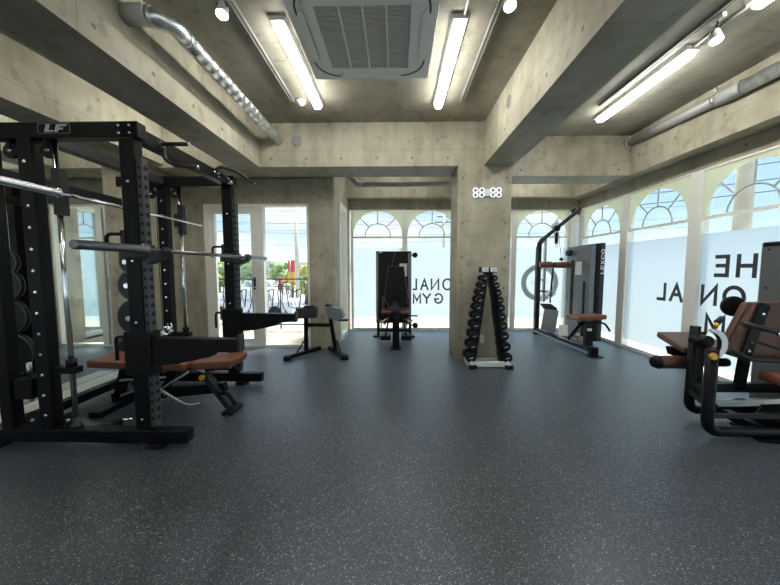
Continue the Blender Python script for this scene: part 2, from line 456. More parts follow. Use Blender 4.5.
# lintels over the glazing
b = MB(); b.box((-.92, YB, 2.325), (XR+.2, YB+.2, Zc)); conc(b, 'wall_back', [((x, YB, 2.43), (0, -1, 0)) for x in (0., 2.2, 2.9)])
b = MB(); b.box((XR, YN, 2.325), (XR+.2, YB, Zc)); conc(b, 'wall_right', [((XR, y, 2.43), (-1, 0, 0)) for y in (2.4, 3.3, 4.2, 5.1)])
# plain stretch of the right side behind the photographer
b = MB(); b.box((XR, YN, 0), (XR+.2, -1.93, 2.325)); conc(b, 'wall_right')
# conduit in the alcove ceiling
b = MB(); b.cyl((-.50, 4.85, 2.47), (.79, 4.85, 2.47), .036, 14); b.cyl((.08, 4.85, 2.47), (.11, 4.85, 2.47), .041, 14)
b.tube(bend([(-.50, 4.85, 2.47), (-.58, 4.85, 2.47), (-.72, 4.95, 2.62), (-.72, 4.95, Zc)], .05), .040, 14)
solo(b, 'conduit', M['pvc'], 'thin grey pipe running across under the ceiling of the far alcove', 'pipe')

# ------------------------------------------------------------------ arched windows
WN = 0
LETTERS = {}
def arched_window(c, u, n, half, r, zc, film, letters=(), ring=None, jw=.075):
    """c: centre on floor, u: direction along wall, n: inward normal. Window plane set at the inner wall face."""
    global WN; WN += 1
    c, u, n = Vector(c), Vector(u), Vector(n)
    root = thing('window_%d' % WN, None, None, c, kind='structure')
    P = lambda a, z, d=0.: c+u*a+n*d+Vector((0, 0, z))
    top = 2.325
    # mullion frame: jambs, head, transom, sill
    f = MB()
    def rect(a0, a1, z0, z1, d0, d1):
        f.prism([P(a0, z0, d0), P(a1, z0, d0), P(a1, z1, d0), P(a0, z1, d0)], n*(d1-d0))
    rect(-half, -half+jw, 0, top, -.10, .0); rect(half-jw, half, 0, top, -.10, .0)
    rect(-half+jw, half-jw, 0, .045, -.10, .0); rect(-half+jw, half-jw, top-.02, top, -.10, 0)
    rect(-half+jw, half-jw, zc-.045, zc-.010, -.035, -.005)
    f.build('window_frame', M['frame'], root)
    # arch spandrel panel
    a = MB(); w = half-jw+.001; nseg = 28
    outer = []; inner = []
    for i in range(nseg+1):
        t = PI*i/nseg; x, z = math.cos(t), math.sin(t)
        inner.append((r*x, zc+r*z))
        k = min(w/abs(x) if abs(x) > 1e-6 else 9, (top-.02-zc)/z if z > 1e-6 else 9)
        outer.append((k*x, zc+k*z))
    for i in range(nseg):
        a.prism([P(inner[i][0], inner[i][1], -.03), P(outer[i][0], outer[i][1], -.03), P(outer[i+1][0], outer[i+1][1], -.03), P(inner[i+1][0], inner[i+1][1], -.03)], n*.012)
    for sgn in (-1, 1):
        if w-r > .005:
            a.prism([P(sgn*r, zc-.012, -.03), P(sgn*w, zc-.012, -.03), P(sgn*w, zc, -.03), P(sgn*r, zc, -.03)], n*.012)
    a.build('arch_panel', M['archpanel'], root)
    # fan muntins
    m = MB(); ri = r*.52
    m.tube(arc(P(0, zc-.01, -.026), ri, 0, PI, 20, u, (0, 0, 1)), .009, 6)
    for ang in (45, 90, 135):
        t = R(ang); d = u*math.cos(t)+Vector((0, 0, math.sin(t)))
        m.tube([P(0, zc, -.03)+d*ri, P(0, zc, -.03)+d*r*1.01], .009, 6)
    m.build('muntin', M['muntin'], root)
    g = MB(); g.prism([P(-w, .03, -.048), P(w, .03, -.048), P(w, top-.02, -.048), P(-w, top-.02, -.048)], n*.002)
    g.build('glass_pane', M['glass'], root)
    if film:
        q = MB(); q.prism([P(-w, film[0], -.044), P(w, film[0], -.044), P(w, film[1], -.044), P(-w, film[1], -.044)], n*.0008)
        q.build('frosted_film', M['film'], root)
    if letters or ring:
        t = MB()
        for ch, a0, a1, z0, z1 in letters:
            # vinyl letters are read from outside, so they run mirrored seen from indoors
            stroke_glyph(ch, t, P(a0, z0, -.042), u, abs(a1-a0), z1-z0, n*.001, (.042 if jw > .06 else .034))
        if ring:
            x0, z0, ro, rin = ring; k = 40
            for i in range(k):
                t0, t1 = 2*PI*i/k, 2*PI*(i+1)/k
                t.prism([P(x0+rin*math.cos(t0), z0+rin*math.sin(t0), -.042), P(x0+ro*math.cos(t0), z0+ro*math.sin(t0), -.042),
                         P(x0+ro*math.cos(t1), z0+ro*math.sin(t1), -.042), P(x0+rin*math.cos(t1), z0+rin*math.sin(t1), -.042)], n*.001, mi=1)
            for i in range(9):   # faint small lettering across the middle of the emblem
                xx = x0-rin*.72+i*rin*.165
                t.prism([P(xx, z0-.02, -.042), P(xx+.012, z0-.02, -.042), P(xx+.012, z0+.03, -.042), P(xx, z0+.03, -.042)], n*.001, mi=1)
        t.build('lettering', [M['ink'], M['ring']], root)
    return root

# right-hand glazing: u runs away from the camera along +y; inward normal -x
def WR(yc, letters=()):
    return arched_window((XR, yc, 0), (0, 1, 0), (-1, 0, 0), .5725, .46, 1.80, (.13, 1.60), [(ch, y0*1.012-yc, y1*1.012-yc, 1.2+(z0-1.2)*1.012, 1.2+(z1-1.2)*1.012) for ch, y0, y1, z0, z1 in letters])
WR(5.5125); WR(4.3675, [('L', 4.115, 4.255, .785, 1.02), ('A', 3.87, 4.065, .79, 1.02)])
WR(3.2225, [('E', 3.365, 3.52, 1.11, 1.35), ('H', 3.11, 3.30, 1.11, 1.35), ('T', 2.86, 3.05, 1.11, 1.35), ('N', 3.465, 3.655, .795, 1.025), ('O', 3.185, 3.415, .79, 1.03),
          ('S', 2.90, 3.07, .79, 1.03), ('M', 3.36, 3.585, .47, .70), ('Y', 3.10, 3.29, .47, .70), ('G', 2.84, 3.05, .465, .705)])
WR(2.0775); WR(.9325); WR(-.2125); WR(-1.3575)
# unseen glazing added behind the camera to light soffits and floor
for k in range(6): arched_window((-2.755+k*1.13, YN, 0), (1, 0, 0), (0, 1, 0), .565, .46, 1.80, None)
# far glazing: u = +x, inward normal -y
def WB(xc, letters=(), ring=None, text=()):
    L_ = [(ch, -(x1-xc), -(x0-xc), z0, z1) for ch, x0, x1, z0, z1 in letters]
    rg = (-(ring[0]-xc), ring[1], ring[2], ring[3]) if ring else None
    return arched_window((xc, YB, 0), (-1, 0, 0), (0, -1, 0), .525, .475, 1.835, (.25, 1.61), L_, rg, jw=.048)
# letters drawn in indoor view order; u=-x so the same mirroring rule holds
WB(-.355)
WB(.695, [('L', .325, .415, .78, 1.01), ('A', .475, .64, .78, 1.01), ('N', .68, .85, .78, 1.01), ('O', .905, 1.11, .775, 1.015),
         ('M', .33, .495, .515, .72), ('Y', .52, .69, .515, .72), ('G', .745, .93, .51, .725)])
WB(1.745); WB(2.795, [], (2.80, .93, .36, .262))
b = MB(); b.box((3.32, YB-.06, 0), (XR, YB+.05, 2.325)); b.box((XR-.05, 6.085, 0), (XR, YB-.06, 2.325)); struct(b, 'trim_1', M['frame'])

# alcove side window
WN += 1
rt = thing('window_%d' % WN, None, None, (-.92, 5.5, 0), kind='structure')
f = MB()
for y0, y1 in ((5.15, 5.22), (5.80, 5.86)): f.box((-1.02, y0, 0), (-.905, y1, 2.29))
f.box((-1.02, 5.22, 0), (-.905, 5.8, .06)); f.box((-1.02, 5.22, 2.22), (-.905, 5.8, 2.29)); f.build('window_frame', M['frame'], rt)
g = MB(); g.box((-.97, 5.22, .06), (-.968, 5.8, 2.22)); g.build('glass_pane', M['glass'], rt)

# balcony door and its fixed light
def leaf_frame(f, x0, x1, z0, z1, y0, y1, w, wb=None):
    wb = wb or w
    f.box((x0, y0, z0), (x0+w, y1, z1)); f.box((x1-w, y0, z0), (x1, y1, z1))
    f.box((x0+w, y0, z0), (x1-w, y1, z0+wb)); f.box((x0+w, y0, z1-w), (x1-w, y1, z1))
dr = thing('door_1', None, None, (-2.45, 4.75, 0), kind='structure')
f = MB(); leaf_frame(f, -2.875, -2.03, .0, 2.165, 4.72, 4.82, .055, .03); f.build('door_frame', M['frame'], dr)
f = MB(); leaf_frame(f, -2.815, -2.09, .03, 2.11, 4.74, 4.79, .09, .10); lf = f.build('door_leaf', M['frame'], dr)
g = MB(); g.box((-2.73, 4.762, .12), (-2.17, 4.766, 2.03)); g.build('glass_pane', M['glass'], lf)
h = MB(); h.box((-2.155, 4.725, .93), (-2.125, 4.74, 1.07), .003); h.cyl((-2.14, 4.71, 1.03), (-2.14, 4.735, 1.03), .008); h.tube(bend([(-2.14, 4.71, 1.03), (-2.14, 4.70, 1.03), (-2.24, 4.70, 1.03)], .01), .007)
h.lathe((-2.14, 4.725, .9), (0, -1, 0), [(0, .016), (.012, .014)], 12); h.build('handle', M['black2'], lf)
WN += 1
wr = thing('window_%d' % WN, None, None, (-1.65, 4.75, 0), kind='structure')
f = MB(); leaf_frame(f, -2.03, -1.29, .0, 2.165, 4.72, 4.82, .04, .04); f.build('window_frame', M['frame'], wr)
g = MB(); g.box((-1.99, 4.762, .04), (-1.33, 4.766, 2.125)); g.build('glass_pane', M['glass'], wr)

# ------------------------------------------------------------------ mirror
ym0, ym1, mz0, mz1 = -2.4, 3.515, .02, 2.53
mr = thing('wall_mirror', 'tall frameless-looking wall mirror covering the left wall behind the black rack', 'mirror', (XMI, 1.2, 0))
def ML(y, d): return (XMI+d, y)
def mslab(mb, y0, y1, z0, z1, d0, d1):
    p = [ML(y0, d0), ML(y1, d0), ML(y1, d1), ML(y0, d1)]
    mb.prism([(x, y, z0) for x, y in p], (0, 0, z1-z0))
q = MB(); mslab(q, ym0, ym1, mz0, mz1, .002, .012); q.build('mirror_glass', M['mirror'], mr)
q = MB(); mslab(q, ym0, ym1+.012, 0, mz0, .002, .018); q.build('bottom_rail', M['satin'], mr)
b = MB(); b.box((XMI+.02, YN, 0), (-3.06, 3.54, .012)); struct(b, 'baseboard_left', M['frame'])
q = MB(); mslab(q, ym1, ym1+.010, mz0, mz1, .002, .014); q.build('edge_trim', M['satin'], mr)

# ------------------------------------------------------------------ ceiling fixtures
def batten(x, y0, y1, label, group='bright batten lamps on the ceiling', lamp='led'):
    t = thing('ceiling_batten_lamp', label, 'ceiling light', (x, (y0+y1)/2, Zc), group)
    q = MB(); q.prism([(x-.065, y0, Zc), (x+.065, y0, Zc), (x+.05, y0, Zc-.035), (x-.05, y0, Zc-.035)], (0, y1-y0, 0)); q.build('lamp_base', M['white'], t)
    q = MB(); q.box((x-.034, y0+.02, Zc-.078), (x+.034, y1-.02, Zc-.035), .014, seg=3, smooth=True); q.build('diffuser', M[lamp], t)
    return t
batten(-.87, 2.42, 3.65, 'lit white batten lamp on the ceiling, left of the air conditioner')
batten(.465, 2.43, 3.66, 'lit white batten lamp on the ceiling, right of the air conditioner')
batten(2.455, 2.79, 4.02, 'lit white batten lamp on the ceiling bay beside the arched windows')
batten(2.455, 1.15, 2.36, 'white batten lamp cut off by the top right corner of the photo')
for x in (-.87, .465):  # unseen battens added behind the camera to brighten the room
    batten(x, -.4, .83, 'unseen batten lamp added on the ceiling behind the photographer', 'added fill lamps behind the photographer', 'led_added')
    batten(x, -2.6, -1.4, 'unseen batten lamp added on the ceiling behind the photographer', 'added fill lamps behind the photographer', 'led_added')
batten(-2.62, 1.1, 2.33, 'nearer unseen batten lamp added in the bay between left beam and mirror wall', lamp='led_added')  # bay battens added out of view to light the left wall
batten(-2.62, 2.95, 4.05, 'farther unseen batten lamp added in the bay between left beam and mirror wall', lamp='led_added')
batten(-2.7, -2.0, -.8, 'unseen batten lamp added on the ceiling behind the photographer', 'added fill lamps behind the photographer', 'led_added')  # more unseen fill lamps added behind the camera
batten(2.455, -1.2, 0, 'unseen batten lamp added on the ceiling behind the photographer', 'added fill lamps behind the photographer', 'led_added')
def added_cross_batten(x0, x1, y, label, lamp='led_added'):  # alcove battens added out of view to lift the dark lintels
    t = thing('ceiling_batten_lamp', label, 'ceiling light', ((x0+x1)/2, y, Zc))
    q = MB(); q.box((x0, y-.06, Zc-.035), (x1, y+.06, Zc)); q.build('lamp_base', M['white'], t)
    q = MB(); q.box((x0+.02, y-.034, Zc-.078), (x1-.02, y+.034, Zc-.035), .014, seg=3, smooth=True); q.build('diffuser', M[lamp], t)
added_cross_batten(-.55, .65, 5.25, 'unseen batten lamp added high above the seated machine in the left alcove')
added_cross_batten(1.9, 3.0, 5.45, 'unseen batten lamp added high above the pulldown machine in the right alcove')
def track(x, y0, y1, label):
    t = thing('lighting_track', label, 'lighting track', (x, (y0+y1)/2, Zc), 'lighting tracks on the ceiling')
    q = MB(); q.box((x-.018, y0, Zc-.02), (x+.018, y1, Zc)); q.build('channel', M['track'], t)
    q = MB(); q.box((x-.018, y0, Zc-.023), (x-.010, y1, Zc-.02)); q.box((x+.010, y0, Zc-.023), (x+.018, y1, Zc-.02)); q.build('lip', M['trackhi'], t)
track(-1.13, -1, 3.57, 'grey lighting track beside the galvanised duct')
track(.715, -1, 3.62, 'grey lighting track beside the deep concrete beam')
track(2.30, -1, 3.74, 'grey lighting track beside the ceiling lamp near the windows')
def spotlight(x, y, label, lean=(0, .02)):
    t = thing('track_spotlight', label, 'spotlight', (x, y, Zc), 'round spotlights hung on the tracks')
    q = MB(); q.box((x-.016, y-.05, Zc-.05), (x+.016, y+.05, Zc-.02), .004); q.build('adapter', M['white'], t)
    q = MB(); q.tube([(x, y, Zc-.05), (x, y, Zc-.10)], .007, 8); q.tube(arc((x, y, Zc-.135), .036, 0, PI, 8, (1, 0, 0), (0, 0, 1)), .005, 6); q.build('arm', M['black2'], t)
    h = MB(); h.lathe((x, y+.02, Zc-.10), (0, -.25, -1), [(0, .022), (.01, .03), (.06, .036), (.085, .04)], 18); hd = h.build('lamp_head', M['white'], t)
    l = MB(); l.lathe(Vector((x, y+.02, Zc-.10))+Vector((0, -.25, -1)).normalized()*.085, (0, -.25, -1), [(0, .036), (.006, .033), (.010, .02)], 18); l.build('lens', M['spot'], hd)
spotlight(-1.14, 2.17, 'lit round spotlight on the track above the galvanised duct')
spotlight(.72, 2.14, 'lit round spotlight on the track between the air conditioner and deep beam')
spotlight(2.33, 2.47, 'lit round spotlight on the track close to the arched windows')
q = MB(); q.lathe((-1.045, 3.58, Zc), (0, 0, -1), [(0, .05), (.02, .05), (.03, .046), (.035, .03), (.05, .028), (.055, .01)], 20)
solo(q, 'smoke_detector', M['white'], 'small round white smoke detector at the end of the left lamp', 'smoke detector', (-1.045, 3.58, Zc))
# conduits feeding lamps
q = MB(); q.cyl((2.455, 2.36, Zc-.012), (2.455, 2.79, Zc-.012), .011, 8); solo(q, 'conduit', M['pvc'], 'thin grey conduit joining the two lamps near the windows', 'pipe', (2.455, 2.57, Zc-.02))
q = MB(); q.cyl((.49, .83, Zc-.012), (.49, 2.43, Zc-.012), .010, 8); solo(q, 'conduit', M['pvc'], 'thin grey conduit running to the lamp right of the air conditioner', 'pipe', (.49, 1.6, Zc-.02))

# air conditioner cassette
ax0, ax1, ay0, ay1, az = -.642, .25, 1.73, 2.62, 2.70
acx, acy = (ax0+ax1)/2, (ay0+ay1)/2
ac = thing('air_conditioner', 'large square white ceiling cassette air conditioner with grey intake grille', 'air conditioner', (acx, acy, Zc))
q = MB(); q.box((ax0+.05, ay0+.05, az+.035), (ax1-.05, ay1-.05, Zc-.02), .01); q.build('casing', M['galv'], ac)
q = MB(); q.box((ax0, ay0, az), (ax1, ay1, az+.035), .008, seg=2); pn = q.build('panel', M['acwhite'], ac)
def sq_ring(mb, h, rc, w, z0, z1, n=8):
    """rounded square ring of half size h, corner radius rc, width w"""
    def loop(h, rc):
        pts = []
        for k, (sx, sy) in enumerate(((1, 1), (-1, 1), (-1, -1), (1, -1))):
            for i in range(n+1):
                t = PI/2*k+PI/2*i/n
                pts.append((acx+sx*(h-rc)+rc*math.cos(t), acy+sy*(h-rc)+rc*math.sin(t)))
        return pts
    A, B = loop(h, rc), loop(h-w, max(rc-w, .01))
    for i in range(len(A)):
        j = (i+1) % len(A)
        mb.prism([(*A[i], z0), (*A[j], z0), (*B[j], z0), (*B[i], z0)], (0, 0, z1-z0))
q = MB(); sq_ring(q, .40, .17, .012, az-.002, az+.002); q.build('outlet_gap_shade', M['acdark'], pn)  # dark ring laid on the panel for the shade in the air slot
q = MB(); sq_ring(q, .335, .05, .055, az-.016, az+.002); q.build('grille_frame', M['acwhite'], pn)
# louvre flaps, one on each side
for k in range(4):
    q = MB(); mt = Matrix.Translation((acx, acy, 0)) @ Matrix.Rotation(PI/2*k, 4, 'Z')
    pts = [(-.24, -.375), (-.19, -.40), (.19, -.40), (.24, -.375), (.20, -.352), (-.20, -.352)]
    q.prism([mt @ Vector((x, y, az-.010)) for x, y in pts], (0, 0, .012)); q.build('louvre_flap', M['acwhite'], pn)
gr = MB(); gh = .275
gr.box((acx-gh, acy-gh, az-.004), (acx+gh, acy+gh, az+.001), mi=1)
for i in range(30):
    y = acy-gh+.01+i*(2*gh-.02)/29
    gr.box((acx-gh, y-.0068, az-.012), (acx+gh, y+.0068, az-.004), mi=0)
for i in range(3):
    x = acx-gh+(i+1)*2*gh/4
    gr.box((x-.006, acy-gh, az-.0145), (x+.006, acy+gh, az-.004), mi=2)
gr.build('intake_grille', [M['acgrey'], M['acdark'], M['acwhite']], pn)
for sx in (-1, 1):
    for sy in (-1, 1):
        q = MB(); q.cyl((acx+sx*.40, acy+sy*.36, az+.03), (acx+sx*.40, acy+sy*.36, Zc), .006, 8); q.build('hanger_rod', M['satin'], ac)

# galvanised duct: out of the left beam, elbow, then along to the cross beam
dt = thing('ventilation_duct', 'round galvanised spiral duct bending out of the left concrete beam', 'duct', (-1.6, 3, 2.85))
r0 = .056; zc_ = 2.835
q = MB(); q.cyl((-1.745, 2.13, zc_), (-1.60, 2.13, zc_), r0+.004, 24); q.build('sleeve', M['ventgrey'], dt)
el = arc((-1.62, 2.27, zc_), .12, -PI/2, 0, 10, (1, 0, 0), (0, 1, 0))
q = MB(); q.tube([(-1.63, 2.15, zc_)]+[p for p in el[1:]]+[(-1.50, 2.36, zc_)], r0, 24)
for p, d in (((-1.60, 2.15, zc_), (1, 0, 0)), ((-1.50, 2.33, zc_), (0, 1, 0))): q.lathe(p, d, [(0, r0+.004), (.02, r0+.004)], 24)
q.build('elbow', M['galv'], dt)
prof = [(0, r0)]; L0 = 4.11-2.34; kk = 17
for i in range(1, kk):
    t = i*L0/kk; prof += [(t-.004, r0), (t-.001, r0+.0022), (t+.001, r0+.0022), (t+.004, r0)]
prof.append((L0, r0))
q = MB(); q.lathe((-1.50, 2.34, zc_), (0, 1, 0), prof, 24); q.build('spiral_pipe', M['galv'], dt)
q = MB(); q.lathe((-1.50, 4.07, zc_), (0, 1, 0), [(0, r0+.012), (.038, r0+.012)], 24); q.build('wall_collar', M['ventgrey'], dt)

# grey drain pipe near the windows
pt = thing('drain_pipe', 'grey plastic pipe running under the ceiling along the arched windows', 'pipe', (3.0, 3.4, 2.87))
pa, pb = Vector((3.215, 4.57, 2.93)), Vector((3.17, 1.2, 2.80))
q = MB(); q.cyl(pa, pa.lerp(pb, .42), .052, 20); q.build('pipe_length', M['pvc'], pt)
q = MB(); q.cyl(pa.lerp(pb, .40), pb, .062, 20); q.tube(bend([pb, (3.17, 1.05, 2.79), (3.17, 1.0, 2.9), (3.17, 1.0, Zc)], .06), .062, 16); q.build('pipe_length', M['galv'], pt)
q = MB(); q.lathe(pa.lerp(pb, .37), pb-pa, [(0, .062), (.05, .068), (.22, .068), (.24, .066)], 20); q.build('coupling', M['pvc'], pt)
q = MB(); q.lathe(pa, pb-pa, [(0, .068), (.05, .068)], 20); q.build('wall_collar', M['ventgrey'], pt)
c1 = pa.lerp(pb, .36)
q = MB(); q.lathe(c1, pb-pa, [(0, .058), (.03, .058)], 20); q.tube([c1+Vector((0, 0, .05)), Vector((c1.x, c1.y, Zc))], .006, 8); q.build('hanger', M['satin'], pt)
for px_, pz_, nm in ((-1.255, 2.82, 'round grey vent cover on the cross beam beside the duct end'),):
    q = MB(); q.lathe((px_, 4.11, pz_), (0, -1, 0), [(0, .075), (.006, .075), (.008, .06)], 24, mi=0)
    for k in range(6): q.box((px_-.05, 4.100, pz_-.05+k*.02), (px_+.05, 4.103, pz_-.044+k*.02), mi=1)
    solo(q, 'vent_cover', [M['ventgrey'], M['acdark']], nm, 'vent', (px_, 4.11, pz_))
q = MB(); q.lathe((1.105, 3.24, 2.83), (-1, 0, 0), [(0, .06), (.006, .06), (.008, .05)], 24, mi=0)
for k in range(5): q.box((1.094, 3.20, 2.79+k*.02), (1.097, 3.28, 2.796+k*.02), mi=1)
solo(q, 'vent_cover', [M['ventgrey'], M['acdark']], 'round grey vent cover high on the side of the deep beam', 'vent', (1.105, 3.24, 2.83))

# clock on the column
ck = thing('wall_clock', 'white digital wall clock with four large digits high on the concrete column', 'clock', (1.148, 4.11, 2.16))
for i, x in enumerate((1.005, 1.085, 1.225, 1.30)):
    q = MB()
    for dz in (-.029, .029):
        pts = bend([(x-.024, 4.095, 2.162+dz-.026), (x+.024, 4.095, 2.162+dz-.026), (x+.024, 4.095, 2.162+dz+.026), (x-.024, 4.095, 2.162+dz+.026)], .012, 3)
        q.tube(arc((x, 4.092, 2.162+dz), .027, 0, 2*PI, 16, (1, 0, 0), (0, 0, 1))[:-1], .0105, 8, closed=True)
        q.lathe((x, 4.11, 2.162+dz), (0, -1, 0), [(0, .02), (.010, .02)], 14, mi=1)
    q.build('digit', [M['clock'], M['clockhole']], ck)
q = MB(); q.box((1.125, 4.085, 2.118), (1.19, 4.11, 2.205), .004); q.build('clock_body', M['white'], ck)

q = MB(); q.box((1.108, 4.103, .225), (1.158, 4.11, .335), .002)
for dz in (-.02, .02):
    for dx in (-.006, .006): q.box((1.133+dx-.0012, 4.1022, .28+dz-.006), (1.133+dx+.0012, 4.1032, .28+dz+.006), mi=1)
solo(q, 'power_outlet', [M['white'], M['black']], 'white power outlet low on the column behind the dumbbell rack', 'outlet', (1.133, 4.11, .28))

# ------------------------------------------------------------------ smith machine / rack
def uprt(mb, x0, x1, y0, y1, z0, z1, bev=.006, mi=0): mb.box((x0, y0, z0), (x1, y1, z1), bev, mi=mi)
sm = thing('smith_machine', 'tall black steel smith machine and power rack in front of the mirror', 'gym machine', (-2.05, 2.6, 0))
YS = (2.0, 3.16)
for k, y in enumerate(YS):
    ya, yb = y, y+.075
    q = MB(); q.box((-2.80, ya, .03), (-1.395, yb, .12), .008); bs = q.build('base_beam', M['black'], sm)
    q = MB(); q.box((-1.66, ya-.02, 0), (-1.56, yb+.02, .03), .004); q.build('rubber_foot', M['rubber'], bs)
    q = MB(); q.box((-2.75, ya-.02, 0), (-2.65, yb+.02, .03), .004); q.build('rubber_foot', M['rubber'], bs)
    q = MB(); q.box((-2.80, ya, 2.02), (-1.612, yb, 2.118), .006); q.build('top_beam', M['black'], sm)
    # front upright with a perforated strip on its inner edge
    q = MB(); uprt(q, -1.738, -1.643, ya, yb, .12, 2.02); fu = q.build('front_upright', M['black'], sm)
    q = MB(); q.box((-1.643, ya+.012, .14), (-1.605, yb-.012, 1.90), .003)
    for i in range(29):
        z = .20+i*.0585
        q.lathe((-1.606, (ya+yb)/2, z), (1, 0, 0), [(0, .016), (.003, .016)], 10, mi=1)
        q.lathe((-1.624, ya+.0125, z), (0, -1, 0), [(0, .011), (.003, .011)], 10, mi=1)
    q.build('hole_strip', [M['strip'], M['rubber']], fu)
    for x, z in [(-1.69, z) for z in (.2, .55, .85, 1.25, 1.75)]+[(x, z) for x in (-1.66, -1.73) for z in (2.045, 2.09)]:
        q = MB(); q.lathe((x, ya, z), (0, -1, 0), [(0, .010), (.004, .010), (.008, .006)], 8); q.build('bolt_head', M['chrome'], fu)
    # rear upright
    q = MB(); uprt(q, -2.392, -2.300, ya, yb, .12, 2.02); ru = q.build('rear_upright', M['black'], sm)
    for i in range(13):
        q = MB(); q.lathe((-2.346, ya, .22+i*.138), (0, -1, 0), [(0, .012), (.003, .012), (.007, .007)], 8); q.build('bolt_head', M['chrome'], ru)
    # plate post at the very back
    q = MB(); uprt(q, -2.66, -2.58, ya, yb, .12, 2.02); q.build('plate_upright', M['black'], sm)
    # guide rod, carriage, lower stop
    gx, gy = -2.185, y+.04
    q = MB(); q.cyl((gx, gy, .13), (gx, gy, 2.02), .0155, 16); q.build('guide_rod', M['chrome'], sm)
    q = MB(); q.box((gx-.012, gy-.03, 1.545), (gx+.040, gy+.03, 1.84), .006); q.box((gx-.055, gy-.025, 1.62), (gx-.012, gy+.025, 1.75), .006); q.build('carriage', M['black2'], sm)
    q = MB(); q.box((gx-.11, gy-.03, .50), (gx+.05, gy+.03, .545), .006); q.lathe((gx, gy, .545), (0, 0, 1), [(0, .03), (.05, .03)], 14); q.build('bar_stop', M['black'], sm)
    q = MB(); q.lathe((gx, gy, .12), (0, 0, 1), [(0, .034), (.02, .034), (.03, .022), (.07, .022)], 14); q.build('rod_spring', M['black2'], sm)
    # pulleys and cables either side of the rear upright
    for px_ in (-2.47, -2.225):
        q = MB(); q.lathe((px_, gy-.012, 1.955), (0, 1, 0), [(0, .045), (.006, .048), (.012, .038), (.018, .048), (.024, .045)], 18); q.lathe((px_, gy-.02, 1.955), (0, 1, 0), [(0, .012), (.04, .012)], 10, mi=1); q.box((px_-.012, gy-.02, 1.96), (px_+.012, gy+.02, 2.02)); q.build('pulley', [M['rubber'], M['chrome']], sm)
        q = MB(); q.lathe((px_, gy-.012, .175), (0, 1, 0), [(0, .045), (.006, .048), (.012, .038), (.018, .048), (.024, .045)], 18); q.lathe((px_, gy-.02, .175), (0, 1, 0), [(0, .012), (.04, .012)], 10, mi=1); q.build('pulley', [M['rubber'], M['chrome']], sm)
        q = MB(); q.tube([(px_+.04, gy, 1.955), (px_+.04, gy, .175)], .0035, 6); q.build('cable', M['rubber'], sm)
    q = MB(); q.box((-2.54, gy-.05, .33), (-2.42, gy+.05, .47), .008); q.lathe((-2.48, gy, .47), (0, 0, 1), [(0, .014), (.10, .014)], 10, mi=1); q.lathe((-2.48, gy, .30), (0, 0, 1), [(0, .014), (.03, .014)], 10, mi=1); q.build('counterweight', [M['black'], M['satin']], sm)
    # safety spotter arm on the front upright
    q = MB(); q.prism([(-1.60, ya+.002, .748), (-1.03, ya+.002, .740), (-1.03, ya+.002, .66), (-1.20, ya+.002, .655), (-1.21, ya+.002, .625), (-1.44, ya+.002, .575), (-1.60, ya+.002, .56)], (0, .071, 0), bev=.004)
    q.box((-1.775, ya-.012, .50), (-1.60, yb+.012, .79), .006)
    sa = q.build('safety_arm', M['black'], sm)
    q = MB(); q.tube(bend([(-1.775, ya+.03, .75), (-1.86, ya+.03, .75), (-1.86, ya+.03, .59)], .03), .011, 10); q.build('handle', M['rubber'], sa)
    q = MB(); q.box((-1.035, ya, .655), (-1.020, yb, .765), .003); q.build('end_plate', M['black2'], sa)
    # bar cup
    jz = 1.315
    q = MB(); q.box((-1.772, ya-.01, jz-.045), (-1.60, yb+.01, jz+.04), .006)
    q.prism([(-1.60, ya+.0, jz+.005), (-1.57, ya, jz-.018), (-1.53, ya, jz-.022), (-1.505, ya, jz+.0), (-1.49, ya, jz+.025), (-1.485, ya, jz+.0), (-1.51, ya, jz-.045), (-1.60, ya, jz-.085)], (0, .07, 0))
    q.box((-1.752, ya-.014, jz+.02), (-1.725, yb, jz+.13), .004)
    jc = q.build('bar_cup', M['black2'], sm)
    q = MB(); q.tube(bend([(-1.74, ya-.012, jz+.105), (-1.84, ya-.012, jz+.105), (-1.84, ya-.012, jz+.0)], .03), .011, 10); q.build('handle', M['rubber'], jc)
# plaque on the near top beam
q = MB()
x0, x1, z0, z1, yp = -2.24, -2.035, 2.045, 2.105, 1.998
q.tube(bend([(x0, yp, (z0+z1)/2), (x0, yp, z1), (x1, yp, z1), (x1, yp, z0), (x0, yp, z0), (x0, yp, (z0+z1)/2)], .012, 3), .0022, 6)
def slant(px0, px1, pz0, pz1):
    sk = .35
    q.prism([(px0+(pz0-z0)*sk, yp-.001, pz0), (px1+(pz0-z0)*sk, yp-.001, pz0), (px1+(pz1-z0)*sk, yp-.001, pz1), (px0+(pz1-z0)*sk, yp-.001, pz1)], (0, .003, 0), mi=1)
slant(-2.205, -2.182, z0+.008, z1-.006); slant(-2.182, -2.150, z0+.008, z0+.020)
slant(-2.140, -2.118, z0+.008, z1-.006); slant(-2.118, -2.075, z1-.018, z1-.006); slant(-2.118, -2.09, z0+.022, z0+.034)
q.build('name_plaque', [M['steelgrey'], M['labelgrey']], sm)
# cross members
q = MB(); q.box((-1.735, 2.075, 2.025), (-1.655, 3.16, 2.113), .006); fb = q.build('front_crossbeam', M['black'], sm)
q = MB(); q.box((-2.80, 2.075, 1.83), (-2.74, 3.16, 1.90), .006); q.build('rear_crossbeam', M['black2'], sm)
q = MB(); q.box((-2.80, 2.075, .04), (-2.72, 3.16, .11), .006); q.build('rear_crossbeam', M['black'], sm)
q = MB(); q.box((-2.38, 2.075, 2.03), (-2.31, 3.16, 2.10), .006); q.build('middle_crossbeam', M['black2'], sm)
